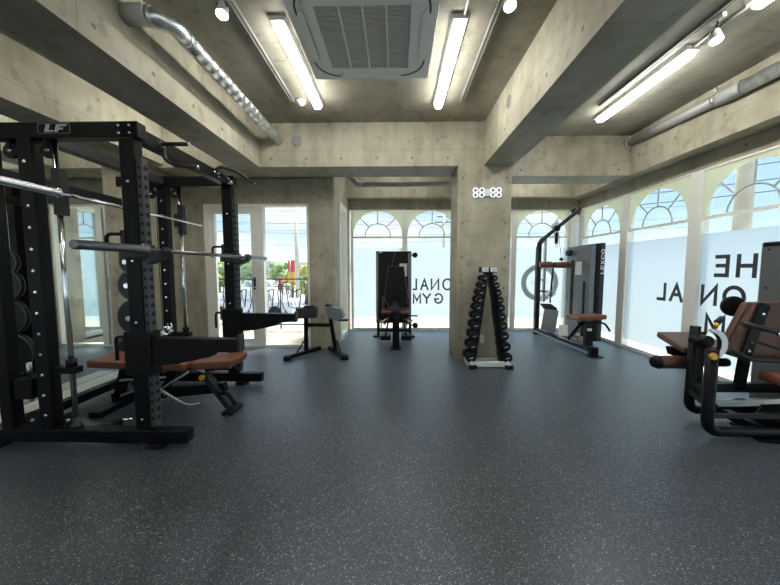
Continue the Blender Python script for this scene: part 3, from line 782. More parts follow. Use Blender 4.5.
# multi-grip pull-up handles
def grip(pts, r=.0145):
    q = MB(); q.tube(bend(pts, .06, 6), r, 12)
    for p, s_ in ((pts[-1], Vector(pts[-1])-Vector(pts[-2])),): q.lathe(p, s_, [(0, r+.001), (.004, r+.001), (.008, r-.003)], 12, mi=1)
    q.lathe(Vector(pts[0]), Vector(pts[1])-Vector(pts[0]), [(-.004, .02), (.006, .02)], 12, mi=1)
    return q.build('pull_up_grip', [M['black2'], M['chrome']], sm)
grip([(-1.655, 2.26, 2.075), (-1.46, 2.26, 2.075)])
grip([(-1.66, 2.28, 2.06), (-1.65, 2.28, 1.98), (-1.60, 2.30, 1.945), (-1.44, 2.32, 1.935)])
grip([(-1.655, 2.98, 2.075), (-1.60, 2.98, 2.06), (-1.50, 2.90, 1.98)])
grip([(-1.66, 2.92, 2.08), (-1.62, 2.94, 2.14), (-1.50, 3.02, 2.12), (-1.38, 3.1, 2.02)])
# smith bar
q = MB(); q.cyl((-2.125, 1.62, 1.675), (-2.125, 3.44, 1.675), .0135, 14)
q.lathe((-2.125, 1.55, 1.675), (0, 1, 0), [(0, .0225), (.42, .0225), (.422, .032), (.435, .032)], 18)
q.build('sliding_bar', M['chrome'], sm)
# band pegs on the base
for y in YS:
    q = MB(); q.box((-2.08, y+.075, .05), (-1.98, y+.17, .12), .006); q.cyl((-2.03, y+.17, .10), (-1.93, y+.20, .10), .012, 10, mi=1); q.build('band_peg', [M['black'], M['chrome']], sm)

# olympic bar across the cups
ob = thing('barbell', 'steel barbell resting on the rack cups, one sleeve toward the camera', 'barbell', (-1.545, 2.6, 1.315))
bx, bz = -1.545, 1.318
q = MB(); q.cyl((bx, 1.93, bz), (bx, 3.27, bz), .0140, 16); q.build('shaft', M['darksteel'], ob)
q = MB(); q.lathe((bx, 1.49, bz), (0, 1, 0), [(0, .019), (.004, .0245), (.42, .0245), (.421, .037), (.445, .037), (.447, .018)], 20); q.build('sleeve', M['darksteel'], ob)
q = MB(); q.lathe((bx, 3.71, bz), (0, -1, 0), [(0, .019), (.004, .0245), (.42, .0245), (.421, .037), (.445, .037), (.447, .018)], 20); q.build('sleeve', M['darksteel'], ob)

# weight plates on pegs inside the rear post
def plate_mesh(r):
    q = MB()
    q.lathe((0, 0, 0), (0, 1, 0), [(0, r*.90), (.004, r*.99), (.012, r), (.030, r), (.038, r*.985), (.041, r*.9)], 40)
    q.lathe((0, -.002, 0), (0, 1, 0), [(0, .05), (.045, .05)], 24)
    pts = arc((0, .0, 0), r*.93, 0, 2*PI, 36, (1, 0, 0), (0, 0, 1))[:-1]
    q.tube(pts, .005, 6, mi=1, closed=True)
    return q
for y0, dr_ in ((3.075, 1),):
    for i, (z, r_) in enumerate(((1.265, .125), (1.035, .155), (.715, .18), (.33, .225))):
        pg = MB(); yy = (3.16 if dr_ > 0 else 2.075)
        pg.cyl((-2.62, yy, z), (-2.62, yy-dr_*.16, z), .0235, 14); pg.build('plate_peg', M['chrome'], sm)
        nm = ('smallest', 'second smallest', 'second largest', 'largest')[i]
        which = 'far' if dr_ > 0 else 'near'
        o = plate_mesh(r_).build('weight_plate', [M['plate'], M['steelgrey']])
        o.location = (-2.62, y0 if dr_ > 0 else y0, z)
        tag(o, '%s black weight plate in the column of plates behind the front rack post' % nm, 'weight plate', 'weight plates stored on the rack')
# spring collars
for (x, y, z, lb) in ((-1.52, 2.035, .79, 'chrome spring collar standing on the near safety arm'),):
    q = MB(); hel = [Vector((x+.027*math.cos(t*2*PI), y-.02+.013*t, z+.002+.027*math.sin(t*2*PI))) for t in [i/14 for i in range(14*3+1)]]
    q.tube(hel, .0045, 8); q.tube([hel[0], hel[0]+Vector((.03, 0, .04))], .004, 8); q.tube([hel[-1], hel[-1]+Vector((-.01, 0, .05))], .004, 8)
    solo(q, 'spring_collar', M['chrome'], lb, 'collar', (x, y, z-.03))

# ------------------------------------------------------------------ adjustable bench
bn = thing('weight_bench', 'adjustable tan padded weight bench with black frame standing inside the rack', 'bench', (-1.9, 2.58, 0))
q = MB(); q.prism([(-2.50, 2.44, .40), (-1.70, 2.44, .375), (-1.70, 2.44, .44), (-2.50, 2.44, .465)], (0, .30, 0), bev=.015); q.build('backrest_pad', M['leather'], bn)
q = MB(); q.prism([(-1.655, 2.45, .385), (-1.335, 2.45, .395), (-1.315, 2.45, .465), (-1.655, 2.45, .445)], (0, .29, 0), bev=.015); q.build('seat_pad', M['leather'], bn)
q = MB(); q.bar((-2.42, 2.59, .10), (-1.45, 2.59, .20), .06, .08); q.bar((-2.38, 2.59, .10), (-2.30, 2.59, .37), .06); q.bar((-2.3, 2.59, .365), (-1.35, 2.59, .365), .06, .03); q.bar((-2.0, 2.59, .15), (-1.85, 2.59, .36), .05); q.build('frame', M['black'], bn)
q = MB(); q.box((-2.47, 2.40, 0), (-2.37, 2.78, .05), .006); q.build('rear_foot', M['black'], bn)
q = MB(); q.bar((-1.63, 2.55, .37), (-1.40, 2.55, .05), .07, .045); fl = q.build('front_leg', M['black2'], bn)
q = MB(); q.box((-1.43, 2.47, 0), (-1.34, 2.66, .03), .006); q.build('rubber_foot', M['rubber'], fl)
q = MB(); q.tube(bend([(-1.47, 2.51, .17), (-1.36, 2.46, .19), (-1.30, 2.46, .10)], .02), .014, 10); q.build('lift_handle', M['rubber'], fl)
q = MB(); q.lathe((-1.565, 2.49, .325), (0, -1, 0), [(0, .008), (.03, .008), (.032, .022), (.05, .020)], 16); q.build('knob', M['yellow'], bn)
q = MB(); q.obox((-1.60, 2.505, .375), (.07, .003, .04), (0, .3, 0)); q.build('label_plate', M['label'], bn)
q = MB()
for x0_, z0_, x1_, z1_ in ((-2.28, .15, -2.02, .24), (-2.28, .28, -1.9, .31), (-1.98, .18, -1.70, .36)): q.tube([(x0_, 2.50, z0_), (x1_, 2.50, z1_)], .011, 8)
q.build('strut', M['satin'], bn)
# toothed adjustment arc
q = MB(); pts = [Vector((-1.98+.42*t, 2.42, .30-.20*math.sin(min(1, t*1.05)*PI/2)**1.2+(.10*max(0, t-.72)))) for t in [i/16 for i in range(17)]]
q.tube(pts, .009, 8)
for i in range(16):
    p = pts[i]; q.obox(p-Vector((0, 0, .018)), (.012, .014, .02))
q.build('adjustment_ladder', M['satin'], bn)

# ------------------------------------------------------------------ twin-post stand by the pier
st = thing('bar_stand', 'low black two-post stand with padded saddles in front of the concrete pier', 'stand', (-1.05, 4.3, 0))
for sx, foot, back, px_ in ((-1, (-1.43, 4.05), (-1.12, 4.56), -1.235), (1, (-.68, 4.10), (-.98, 4.56), -.90)):
    q = MB(); q.bar((foot[0], foot[1], .035), (back[0], back[1], .035), .055, .05, bev=.004); lg = q.build('foot_bar', M['black'], st)
    q = MB(); q.lathe((foot[0], foot[1], 0), (0, 0, 1), [(0, .055), (.045, .05), (.06, .035)], 14); q.build('rubber_cap', M['rubber'], lg)
    pxm = foot[0]+(back[0]-foot[0])*.55; pym = foot[1]+(back[1]-foot[1])*.55
    q = MB(); q.bar((pxm, pym, .04), (px_, 4.27, .56), .05, .05); q.bar((foot[0]+(back[0]-foot[0])*.25, foot[1]+(back[1]-foot[1])*.25, .05), (pxm+.02*sx, pym-.02, .20), .02, .008); q.build('post', M['black'], st)
q = MB(); q.bar((-1.23, 4.27, .43), (-.90, 4.27, .43), .05, .045); q.build('crossbar', M['black'], st)
q = MB(); q.obox((-1.215, 4.26, .605), (.28, .16, .14), (0, -.04, .12), .008); s1 = q.build('saddle', M['black2'], st)
q = MB(); q.obox((-1.19, 4.26, .685), (.13, .12, .025), (0, 0, .12), .008); q.build('saddle_pad', M['rubber'], s1)
q = MB(); q.prism([(-.945, 4.17, .67), (-.90, 4.17, .70), (-.74, 4.17, .66), (-.70, 4.17, .55), (-.78, 4.17, .50), (-.92, 4.17, .54)], (0, .16, 0), bev=.006); s2 = q.build('saddle', M['steelgrey'], st)
q = MB(); q.obox((-.91, 4.25, .70), (.09, .13, .025), (0, .3, 0), .008); q.box((-.78, 4.19, .495), (-.65, 4.31, .51)); q.build('saddle_pad', M['rubber'], s2)

# ------------------------------------------------------------------ seated machine in the alcove, seen from behind
cm = thing('chest_press_machine', 'black seated weight machine seen from behind in the alcove, left of the column', 'gym machine', (0, 5.1, 0))
q = MB(); q.box((-.345, 5.42, .26), (.265, 5.62, 1.50), .012); tw = q.build('weight_tower', M['black'], cm)
q = MB(); q.box((.205, 5.405, .28), (.262, 5.42, 1.47), .004); q.box((-.342, 5.405, .28), (-.30, 5.42, 1.47), .004); q.build('tower_trim', M['steelgrey'], tw)
q = MB(); q.box((.06, 5.408, 1.07), (.19, 5.419, 1.29)); q.box((-.30, 5.400, 1.47), (-.235, 5.405, 1.492)); q.build('label_plate', M['label'], tw)
q = MB()
for x in (-.31, .25): q.bar((x, 5.5, 0), (x, 5.5, .28), .05)
q.box((-.40, 5.45, 0), (-.28, 5.62, .03)); q.box((.2, 5.45, 0), (.33, 5.62, .03)); q.bar((-.31, 5.5, .12), (.25, 5.5, .12), .06); q.build('tower_legs', M['black2'], cm)
q = MB(); q.tube([(-.02, 5.40, 1.49), (-.08, 5.38, 1.2)], .005, 6); q.build('cable', M['steelgrey'], cm)
prof_b = [(-.118, 1.236), (.118, 1.236), (.185, .76), (.17, .70), (.10, .60), (-.10, .60), (-.17, .70), (-.185, .76)]
q = MB(); q.prism([(x, 4.93, z) for x, z in prof_b], (0, .03, 0), bev=.006); bk_ = q.build('backrest_shell', M['black'], cm)
q = MB(); q.tube([(x*1.0, 4.926, z) for x, z in prof_b], .006, 6, closed=True); q.build('piping', M['steelgrey'], bk_)
q = MB(); q.prism([(x*.97, 4.965, z) for x, z in prof_b], (0, .06, 0), bev=.02); q.build('backrest_pad', M['brown'], bk_)
q = MB(); q.box((-.225, 4.86, .49), (.20, 5.22, .56), .025, seg=3, smooth=True); q.build('seat_pad', M['brown'], cm)
q = MB(); q.tube([(-.0+.0, 4.62, .0), (0, 4.62, .46), (0, 4.66, .56), (0, 4.76, .62), (0, 4.92, .75)], .052, 4); q.build('spine_post', M['black'], cm)
q = MB(); q.box((-.075, 4.57, 0), (.075, 4.72, .03), .004); q.build('spine_foot', M['rubber'], cm)
q = MB(); q.bar((0, 4.65, .10), (0, 5.45, .10), .08, .10); q.build('base_beam', M['black'], cm)
for s_ in (-1, 1):
    q = MB(); q.bar((s_*.10, 4.98, .48), (s_*.17, 4.98, .12), .03); q.bar((s_*.17, 4.95, .33), (s_*.27, 5.3, .33), .028); q.tube([(s_*.13, 4.93, .42), (s_*.23, 4.93, .36), (s_*.235, 4.93, .24)], .012, 8, mi=1); q.build('linkage', [M['black2'], M['satin']], cm)
    q = MB(); q.box((s_*.08, 4.95, .06), (s_*.25, 5.22, .13), .006); q.build('foot_plate', M['black'], cm)
    q = MB(); q.box((s_*.205-.02, 5.02, .56), (s_*.205+.02, 5.12, .75), .012); q.build('side_pad', M['brown'], cm)
for z, y in ((1.435, 5.42), (.25, 5.25)):
    q = MB(); q.cyl((.265, y+.02, z), (.33, y+.02, z), .012, 8); q.lathe((.325, y-.02, z), (0, 1, 0), [(0, .035), (.01, .046), (.05, .046), (.06, .035)], 18, mi=0); q.build('roller', M['rubber'], cm)
q = MB(); q.cyl((.2, 5.2, .42), (.36, 5.2, .42), .012, 8); q.build('lever', M['black'], cm)

# ------------------------------------------------------------------ dumbbell rack
rk = thing('dumbbell_rack', 'narrow A-shaped white and black dumbbell rack standing against the column', 'dumbbell rack', (1.13, 3.88, 0))
q = MB(); q.box((.93, 3.755, .015), (1.32, 3.80, .075), .004); q.build('front_bar', M['white'], rk)
q = MB(); q.box((.93, 3.99, .015), (1.32, 4.03, .055), .004); q.build('rear_bar', M['white'], rk)
for s_, xa, xb in ((-1, .885, .95), (1, 1.32, 1.385)):
    q = MB(); q.prism([(xa, 3.73, 0), (xb, 3.73, 0), (xb, 3.73, .055), ((xa+xb)/2, 3.73, .095), (xa, 3.73, .07)], (0, .32, 0), bev=.004); ft = q.build('foot_block', M['white'], rk)
    q = MB(); q.box((xa-.005, 3.70, 0), (xb+.02, 3.76, .045), .006); q.build('rubber_foot', M['rubber'], ft)
LX = [.912, .930, .946, .961, .974, .988, 1.003, 1.020, 1.040, 1.060]
RX = [1.350, 1.328, 1.307, 1.287, 1.271, 1.256, 1.240, 1.218, 1.196, 1.174]
DZ = [.125, .262, .392, .515, .627, .732, .825, .915, 1.002, 1.088]
for s_, xs in ((-1, LX), (1, RX)):
    off = .045*-s_
    q = MB(); q.bar((xs[0]+off, 3.86, .05), (xs[-1]+off*.9, 3.86, 1.20), .045, .09, up=(0, 1, 0)); q.build('post', M['black'], rk)
    q = MB()
    for x, z in zip(xs, DZ): q.bar((x+off, 3.86, z-.035), (x-off*.4, 3.86, z-.028), .10, .008)
    q.build('cradle', M['black'], rk)
    cx_ = 1.068 if s_ < 0 else 1.168
    q = MB(); q.box((cx_-.045, 3.80, 1.155), (cx_+.045, 3.93, 1.222), .004); cp = q.build('top_cap', M['black'], rk)
    q = MB(); q.box((cx_-.040, 3.793, 1.165), (cx_+.040, 3.80, 1.218), .003); q.lathe((cx_, 3.793, 1.192), (0, -1, 0), [(0, .007), (.004, .007)], 8, mi=1); q.build('cap_plate', [M['white'], M['black']], cp)
ordn = ['lowest', 'second', 'third', 'fourth', 'fifth', 'sixth', 'seventh', 'eighth', 'ninth', 'topmost']
proto = None
for s_, xs in ((-1, LX), (1, RX)):
    for i, (x, z) in enumerate(zip(xs, DZ)):
        k = 1-.042*i
        side = 'left' if s_ < 0 else 'right'
        lb = 'black round-headed dumbbell, %s%s in the %s column of the rack' % (ordn[i], '' if i in (0, 9) else ' from the bottom', side)
        if proto is None:
            proto = thing('dumbbell', lb, 'dumbbell', (x, 3.88, z), 'dumbbells on the A-shaped rack', local=True)
            for d in (-1, 1):
                q = MB(); q.lathe((0, d*.055, 0), (0, d, 0), [(0, .042), (.006, .060), (.012, .062), (.060, .062), (.070, .057), (.078, .048)], 18); hd = q.build('head', M['rubber'], proto)
                q = MB(); q.obox((0, d*.1335, .0), (.050, .002, .010), (0, -.25, 0)); q.obox((0, d*.1335, .0), (.012, .002, .014), (0, -.25, 0)); q.build('weight_marking', M['labelgrey'], hd)
            q = MB(); q.lathe((0, -.056, 0), (0, 1, 0), [(0, .0135), (.03, .0135), (.056, .017), (.082, .0135), (.112, .0135)], 14); q.build('handle', M['chrome'], proto)
            o = proto
        else: o = copy_tree(proto)
        o.location = (x, 3.88, z); o.scale = (k, .86+.14*k, k); o['label'] = lb

# ------------------------------------------------------------------ pulldown / row machine by the far windows
rm = thing('lat_pulldown_machine', 'tall grey and black pulldown and row machine with tan seat near the windows', 'gym machine', (2.8, 5.1, 0))
q = MB(); q.box((3.00, 4.95, .06), (3.10, 5.62, 1.575), .01); t1 = q.build('weight_guard', M['steelgrey'], rm)
q = MB(); q.box((3.085, 4.935, .06), (3.155, 5.62, 1.585), .008); q.build('guard_edge', M['black'], t1)
q = MB(); q.box((3.155, 4.945, .06), (3.225, 5.60, 1.60), .008); tg = q.build('weight_guard', M['black2'], rm)
q = MB()
zz = 1.12
for ch, hgt in (('L', .058), ('E', .062), ('X', .068), ('C', .072), ('O', .074)):
    glyph_mesh(ch, q, (3.216, 4.943, zz), (0, 0, 1), (-1, 0, 0), hgt, .055, (0, -.001, 0), off=.015); zz += hgt+.012
q.build('lettering', M['label'], tg)
q = MB(); q.box((2.996, 5.16, 1.10), (2.999, 5.34, 1.32)); q.build('instruction_label', M['label'], t1)
q = MB(); q.box((2.990, 5.395, .3), (3.0, 5.46, 1.35), .003); q.box((2.990, 5.05, .1), (3.0, 5.10, 1.0), .003); q.build('guard_slot', M['black'], t1)
# main post, boom
q = MB(); q.bar((2.585, 5.80, 0), (2.585, 5.80, 1.60), .075, .075); q.tube([(2.585, 5.80, 1.56), (2.60, 5.80, 1.66), (2.65, 5.79, 1.73)], .045, 8); q.build('main_post', M['black2'], rm)
q = MB(); q.bar((2.62, 5.80, 1.70), (3.19, 5.60, 2.235), .075, .06); bo = q.build('boom', M['black2'], rm)
q = MB(); q.bar((2.62, 5.80, 1.737), (3.15, 5.615, 2.235), .05, .012); q.build('boom_cap_strip', M['satin'], bo)
for x_, z_ in ((2.82, 1.95), (3.12, 2.24)):
    q = MB(); q.obox((x_, 5.70, z_), (.15, .03, .08), (0, -.75, 0), .006); q.lathe((x_, 5.68, z_), (0, -1, 0), [(0, .012), (.01, .012)], 8, mi=1); q.build('pulley_bracket', [M['satin'], M['black']], bo)
    q = MB(); q.lathe((x_+.02, 5.66, z_-.04), (0, 1, 0), [(0, .05), (.008, .055), (.016, .045), (.024, .055), (.03, .05)], 16); q.build('pulley', M['rubber'], bo)
q = MB(); q.box((3.17, 5.57, 0), (3.235, 5.66, 2.20), .006); q.build('rear_post', M['satin'], rm)
q = MB(); q.bar((2.70, 5.80, .6), (2.70, 5.80, 1.78), .035, .05); q.bar((2.63, 5.80, 1.0), (2.72, 5.80, 1.0), .03); q.build('slide_post', M['satin'], rm)
q = MB(); q.tube([(2.82, 5.62, 1.93), (2.80, 5.40, 1.32)], .004, 6); q.build('cable', M['black'], rm)
q = MB(); q.lathe((2.77, 5.55, 1.63), (0, 0, 1), [(0, .02), (.05, .028), (.18, .028), (.2, .02)], 10); q.build('cable_stop', M['black2'], rm)
q = MB(); q.lathe((2.44, 5.42, 1.27), (1, 0, 0), [(0, .045), (.008, .052), (.20, .052), (.208, .045)], 18); q.build('roller_pad', M['leather'], rm)
q = MB(); q.lathe((2.69, 5.42, 1.265), (1, 0, 0), [(0, .045), (.008, .052), (.25, .052), (.258, .045)], 18); q.build('roller_pad', M['leather'], rm)
q = MB(); q.lathe((2.645, 5.42, 1.267), (1, 0, 0), [(0, .03), (.02, .04), (.045, .03)], 14); q.tube([(2.67, 5.42, 1.26), (2.66, 5.45, .80)], .016, 8); q.tube([(2.67, 5.45, .8), (2.60, 5.78, .8)], .016, 8); q.lathe((2.79, 5.40, 1.335), (0, 0, 1), [(0, .02), (.02, .035), (.05, .02)], 12); q.build('roller_arm', M['black2'], rm)
q = MB(); q.lathe((2.93, 5.5, 1.47), (1, 0, 0), [(0, .045), (.02, .055), (.06, .055), (.07, .04)], 16); q.build('guard_knob', M['black2'], rm)
# base, foot plates, seat
q = MB(); q.bar((2.59, 5.86, .07), (2.69, 4.30, .07), .075, .085); q.build('base_beam', M['black2'], rm)
q = MB(); q.bar((2.545, 5.84, .06), (2.64, 4.30, .045), .012, .03); q.bar((2.60, 5.0, .118), (2.66, 4.5, .118), .05, .006); q.build('slide_rail', M['satin'], rm)
q = MB(); q.box((2.635, 4.235, .01), (2.735, 4.30, .135), .005); q.build('base_end_block', M['black'], rm)
q = MB(); q.box((2.63, 4.22, 0), (2.80, 4.34, .012)); q.build('base_foot', M['rubber'], rm)
q = MB(); q.prism([(2.50, 5.42, .15), (2.74, 5.40, .10), (2.74, 5.32, .50), (2.52, 5.35, .52)], (0, .02, 0)); q.build('foot_plate', M['midgrey'], rm)
q = MB(); q.prism([(2.74, 5.10, .08), (2.96, 5.08, .08), (2.96, 5.00, .46), (2.74, 5.02, .46)], (0, .02, 0)); q.build('foot_plate', M['midgrey'], rm)
q = MB(); q.obox((2.67, 5.02, .22), (.14, .01, .17), (-.15, 0, 0)); q.build('instruction_card', M['label'], rm)
q = MB(); q.prism([(2.50, 5.47, .60), (2.66, 5.42, .60), (2.76, 5.40, .52), (2.72, 5.40, .42), (2.60, 5.44, .46)], (0, .04, 0)); q.lathe((2.64, 5.42, .62), (0, 0, 1), [(0, .015), (.2, .015)], 8, mi=1); q.build('low_pulley_housing', [M['black2'], M['satin']], rm)
q = MB(); q.obox((2.63, 5.42, .78), (.10, .08, .10), (0, .4, .3), .01); q.lathe((2.66, 5.36, .78), (0, -1, 0), [(0, .03), (.02, .03)], 12); q.build('cable_trolley', M['satin'], rm)
q = MB(); q.prism([(2.54, 4.72, .455), (2.56, 4.40, .475), (2.90, 4.34, .505), (2.92, 4.66, .485)], (0, 0, .065), bev=.015); q.build('seat_pad', M['leather'], rm)
q = MB(); q.bar((2.69, 4.42, .12), (2.70, 4.46, .46), .07); q.bar((2.60, 4.5, .43), (2.85, 4.5, .45), .05, .03); q.bar((2.60, 4.72, .15), (2.66, 4.52, .43), .035); q.bar((2.76, 4.48, .45), (2.80, 4.5, .10), .03); q.build('seat_post', M['black'], rm)
q = MB(); q.tube(bend([(2.82, 4.42, .46), (2.90, 4.38, .44), (2.96, 4.36, .34)], .03), .014, 8); q.build('seat_handle', M['rubber'], rm)
q = MB(); q.box((2.655, 4.365, .34), (2.715, 4.375, .375)); q.build('brand_tag', M['label'], rm)
q = MB(); q.bar((2.45, 5.0, .10), (2.66, 5.0, .10), .05, .03) if False else q.box((2.60, 4.66, .16), (2.80, 4.72, .19), .004); q.lathe((2.6, 4.69, .22), (1, 0, 0), [(0, .02), (.14, .02)], 10); q.build('lower_link', M['satin'], rm)
q = MB(); q.lathe((2.70, 4.66, .17), (0, 0, 1), [(0, .018), (.05, .018)], 10); q.build('adjust_knob', M['yellow'], rm)

# ------------------------------------------------------------------ leg machine, right foreground
lm = thing('leg_curl_machine', 'large brown padded leg machine with black tube frame at the right edge', 'gym machine', (2.75, 2.5, 0))
def tubef(name, pts, r, mt, parent=lm, n=14, br=.09):
    q = MB(); q.tube(bend(pts, br, 6), r, n); return q.build(name, mt, parent)
tubef('near_frame_tube', [(2.205, 2.2, .64), (2.205, 2.2, .05), (3.20, 2.2, .05)], .036, M['black'])
tubef('rear_frame_tube', [(2.36, 2.5, .75), (2.35, 2.5, .07), (3.15, 2.5, .07)], .034, M['black'])
q = MB(); q.bar((2.21, 2.2, .165), (3.2, 2.2, .165), .03, .03); q.build('lower_rail', M['black2'], lm)
q = MB(); q.bar((2.35, 2.5, .26), (3.3, 2.5, .26), .05, .07); q.build('side_rail', M['black2'], lm)
q = MB(); q.bar((2.21, 2.24, .245), (3.2, 2.30, .245), .03, .035); q.build('side_rail', M['satin'], lm)
q = MB(); q.bar((2.24, 2.2, .22), (2.36, 2.5, .24), .05); q.build('cross_member', M['black'], lm)
q = MB(); q.bar((2.6, 2.2, .06), (2.62, 2.5, .06), .06); q.build('cross_member', M['black'], lm)
q = MB(); q.prism([(2.52, 2.15, .0), (3.2, 1.99, .0), (3.3, 2.5, 0), (2.6, 2.42, 0)], (0, 0, .012)); q.prism([(2.62, 2.33, .012), (3.2, 2.16, .012), (3.2, 2.18, .27), (2.75, 2.31, .25)], (.01, .02, 0)); q.build('base_plate', M['black'], lm)
# uprights with bracket, cam, knob
q = MB(); q.bar((2.43, 2.54, .28), (2.43, 2.54, .70), .05, .06); q.build('pivot_upright', M['black'], lm)
q = MB(); q.lathe((2.31, 2.33, .66), (0, 1, 0), [(0, .035), (.01, .045), (.12, .045)], 18); q.lathe((2.22, 2.38, .66), (1, 0, 0), [(0, .025), (.12, .025)], 12); q.build('pivot_hub', M['black'], lm)
q = MB()
P_ = arc((2.30, 2.30, .648), .115, -1.2, 1.5, 14, (1, 0, 0), (0, 0, 1)); Q_ = arc((2.275, 2.30, .648), .095, -1.2, 1.5, 14, (1, 0, 0), (0, 0, 1))
for i in range(14): q.prism([P_[i], P_[i+1], Q_[i+1], Q_[i]], (0, .035, 0))
q.build('cam', M['satin'], lm)
q = MB(); q.lathe((2.175, 2.17, .60), (0, -1, 0), [(-.02, .008), (.0, .010), (.002, .026), (.02, .022)], 16); q.build('knob', M['yellow'], lm)
q = MB(); q.lathe((2.445, 2.42, .785), (-.5, -.3, -.6), [(0, .014), (.04, .014)], 10); q.build('knob', M['yellow'], lm)
q = MB(); q.tube([(2.45, 2.43, .79), (2.50, 2.44, .825)], .020, 10); q.build('plunger', M['black2'], lm)
# thigh pad
q = MB(); q.prism([(2.32, 2.545, .51), (2.76, 2.545, .51), (2.76, 2.90, .575), (2.385, 2.90, .575)], (0, 0, .055), bev=.02); q.build('thigh_pad', M['brown'], lm)
q = MB(); q.prism([(2.37, 2.70, .46), (2.50, 2.70, .44), (2.56, 2.70, .53), (2.35, 2.70, .53)], (0, .05, 0)); q.build('pad_bracket', M['black'], lm)
q = MB(); q.lathe((2.155, 2.62, .425), (1, 0, 0), [(0, .035), (.012, .05), (.03, .054), (.36, .054)], 20, mi=0); q.lathe((2.14, 2.62, .425), (1, 0, 0), [(0, .02), (.005, .042), (.045, .057)], 20, mi=1); q.build('ankle_roller', [M['brown'], M['rubber']], lm)
q = MB(); q.cyl((2.50, 2.62, .425), (2.74, 2.62, .425), .022, 12); q.lathe((2.68, 2.62, .425), (1, 0, 0), [(0, .035), (.07, .035)], 14); q.bar((2.56, 2.62, .425), (2.50, 2.56, .62), .04); q.build('roller_shaft', M['black'], lm)
# backrest seen from its rear side
bp_ = [(2.66, 2.40, .955), (3.02, 2.36, .965), (2.94, 2.36, .50), (2.74, 2.38, .50), (2.44, 2.40, .60)]
bp_ = [(2.665, 2.40, .955), (3.05, 2.38, .965), (2.96, 2.40, .495), (2.70, 2.40, .50), (2.495, 2.40, .565)]
bp_ = [(p[0]+.035, 2.40, p[2]-.008) for p in bp_]
q = MB(); q.prism(bp_, (0, .045, 0), bev=.01); br_ = q.build('backrest_shell', M['brown'], lm)
q = MB(); q.prism([(p[0]-.008, 2.449, p[2]-.004) for p in bp_], (0, .06, 0), bev=.02); q.build('backrest_pad', M['brown'], br_)
q = MB(); q.bar((2.63, 2.39, .50), (2.755, 2.39, .94), .085, .016, up=(0, 1, 0), bev=.007)
q.build('bracket_plate', M['black'], br_)
for t_ in (.12, .3, .62, .9):
    p = Vector((2.64, 2.38, .54)).lerp(Vector((2.745, 2.38, .90)), t_); q = MB(); q.lathe(p, (0, -1, 0), [(0, .014), (.006, .012), (.01, .006)], 10); q.build('bolt_head', M['chrome'], br_)
q = MB(); q.tube([(2.53, 2.33, .80), (2.76, 2.28, .745)], .020, 12); q.tube([(2.62, 2.34, .675), (2.78, 2.28, .62)], .010, 8); hb = q.build('adjust_lever', M['black2'], lm)
q = MB(); q.tube([(2.71, 2.26, .735), (2.76, 2.24, .735), (2.81, 2.24, .75)], [.012, .016, .008], 10); q.build('lever_tip', M['chrome'], hb)
q = MB(); q.lathe((2.72, 2.60, .90), (-.2, -1, 0), [(0, .05), (.008, .078), (.03, .082), (.04, .076)], 22); q.build('head_roll', M['rubber'], lm)
tubef('seat_rail', [(2.50, 2.36, .60), (2.62, 2.34, .53), (3.20, 2.30, .52)], .018, M['black2'], br=.05)
q = MB(); q.box((3.105, 2.20, .04), (3.40, 2.76, 1.425), .012); tw = q.build('weight_tower', M['steelgrey'], lm)
q = MB(); q.box((3.101, 2.48, 1.385), (3.105, 2.74, 1.415)); q.build('tower_slot', M['black'], tw)
for z_ in (1.36, 1.04, .7):
    q = MB(); q.lathe((3.105, 2.70, z_), (-1, 0, 0), [(0, .008), (.004, .008)], 8); q.build('bolt_head', M['black'], tw)
q = MB(); q.box((2.69, 2.16, .375), (3.10, 2.36, .445), .025, seg=3, smooth=True); q.build('seat_pad', M['leather'], lm)
q = MB(); q.bar((2.95, 2.28, .06), (2.95, 2.28, .38), .08); q.build('seat_post', M['black'], lm)
q = MB(); q.bar((2.7, 2.47, .26), (2.7, 2.44, .6), .05); q.build('backrest_post', M['black'], lm)

# ------------------------------------------------------------------ outside
b = MB(); b.box((-8.2, 4.93, -.2), (-1.15, 6.45, -.02)); struct(b, 'balcony_floor', M['balcony'])
b = MB(); b.box((-1.1, 6.36, -.3), (XR+1.4, 7.4, -.03)); b.box((XR+.05, -3.4, -.3), (XR+1.4, 6.36, -.03)); struct(b, 'ledge_floor', M['balcony'])
b = MB(); b.box((-160, -60, -1.4), (160, 260, -1.2)); struct(b, 'ground', M['asphalt'])
rl = thing('balcony_railing', 'black wrought iron balcony railing with scrolls outside the left windows', 'railing', (-3.5, 6.2, 0))
q = MB(); q.box((-7.6, 6.19, .985), (-1.25, 6.215, 1.01)); q.build('top_rail', M['iron'], rl)
q = MB(); q.box((-7.6, 6.19, .08), (-1.25, 6.21, .10)); q.build('bottom_rail', M['iron'], rl)
def scroll(cx, cz, r, sgn, ang, n=26, turns=1.4):
    return [Vector((cx+sgn*(r*(1-i/n*.85))*math.cos(ang+i/n*turns*2*PI), 6.2, cz+(r*(1-i/n*.85))*math.sin(ang+i/n*turns*2*PI))) for i in range(n+1)]
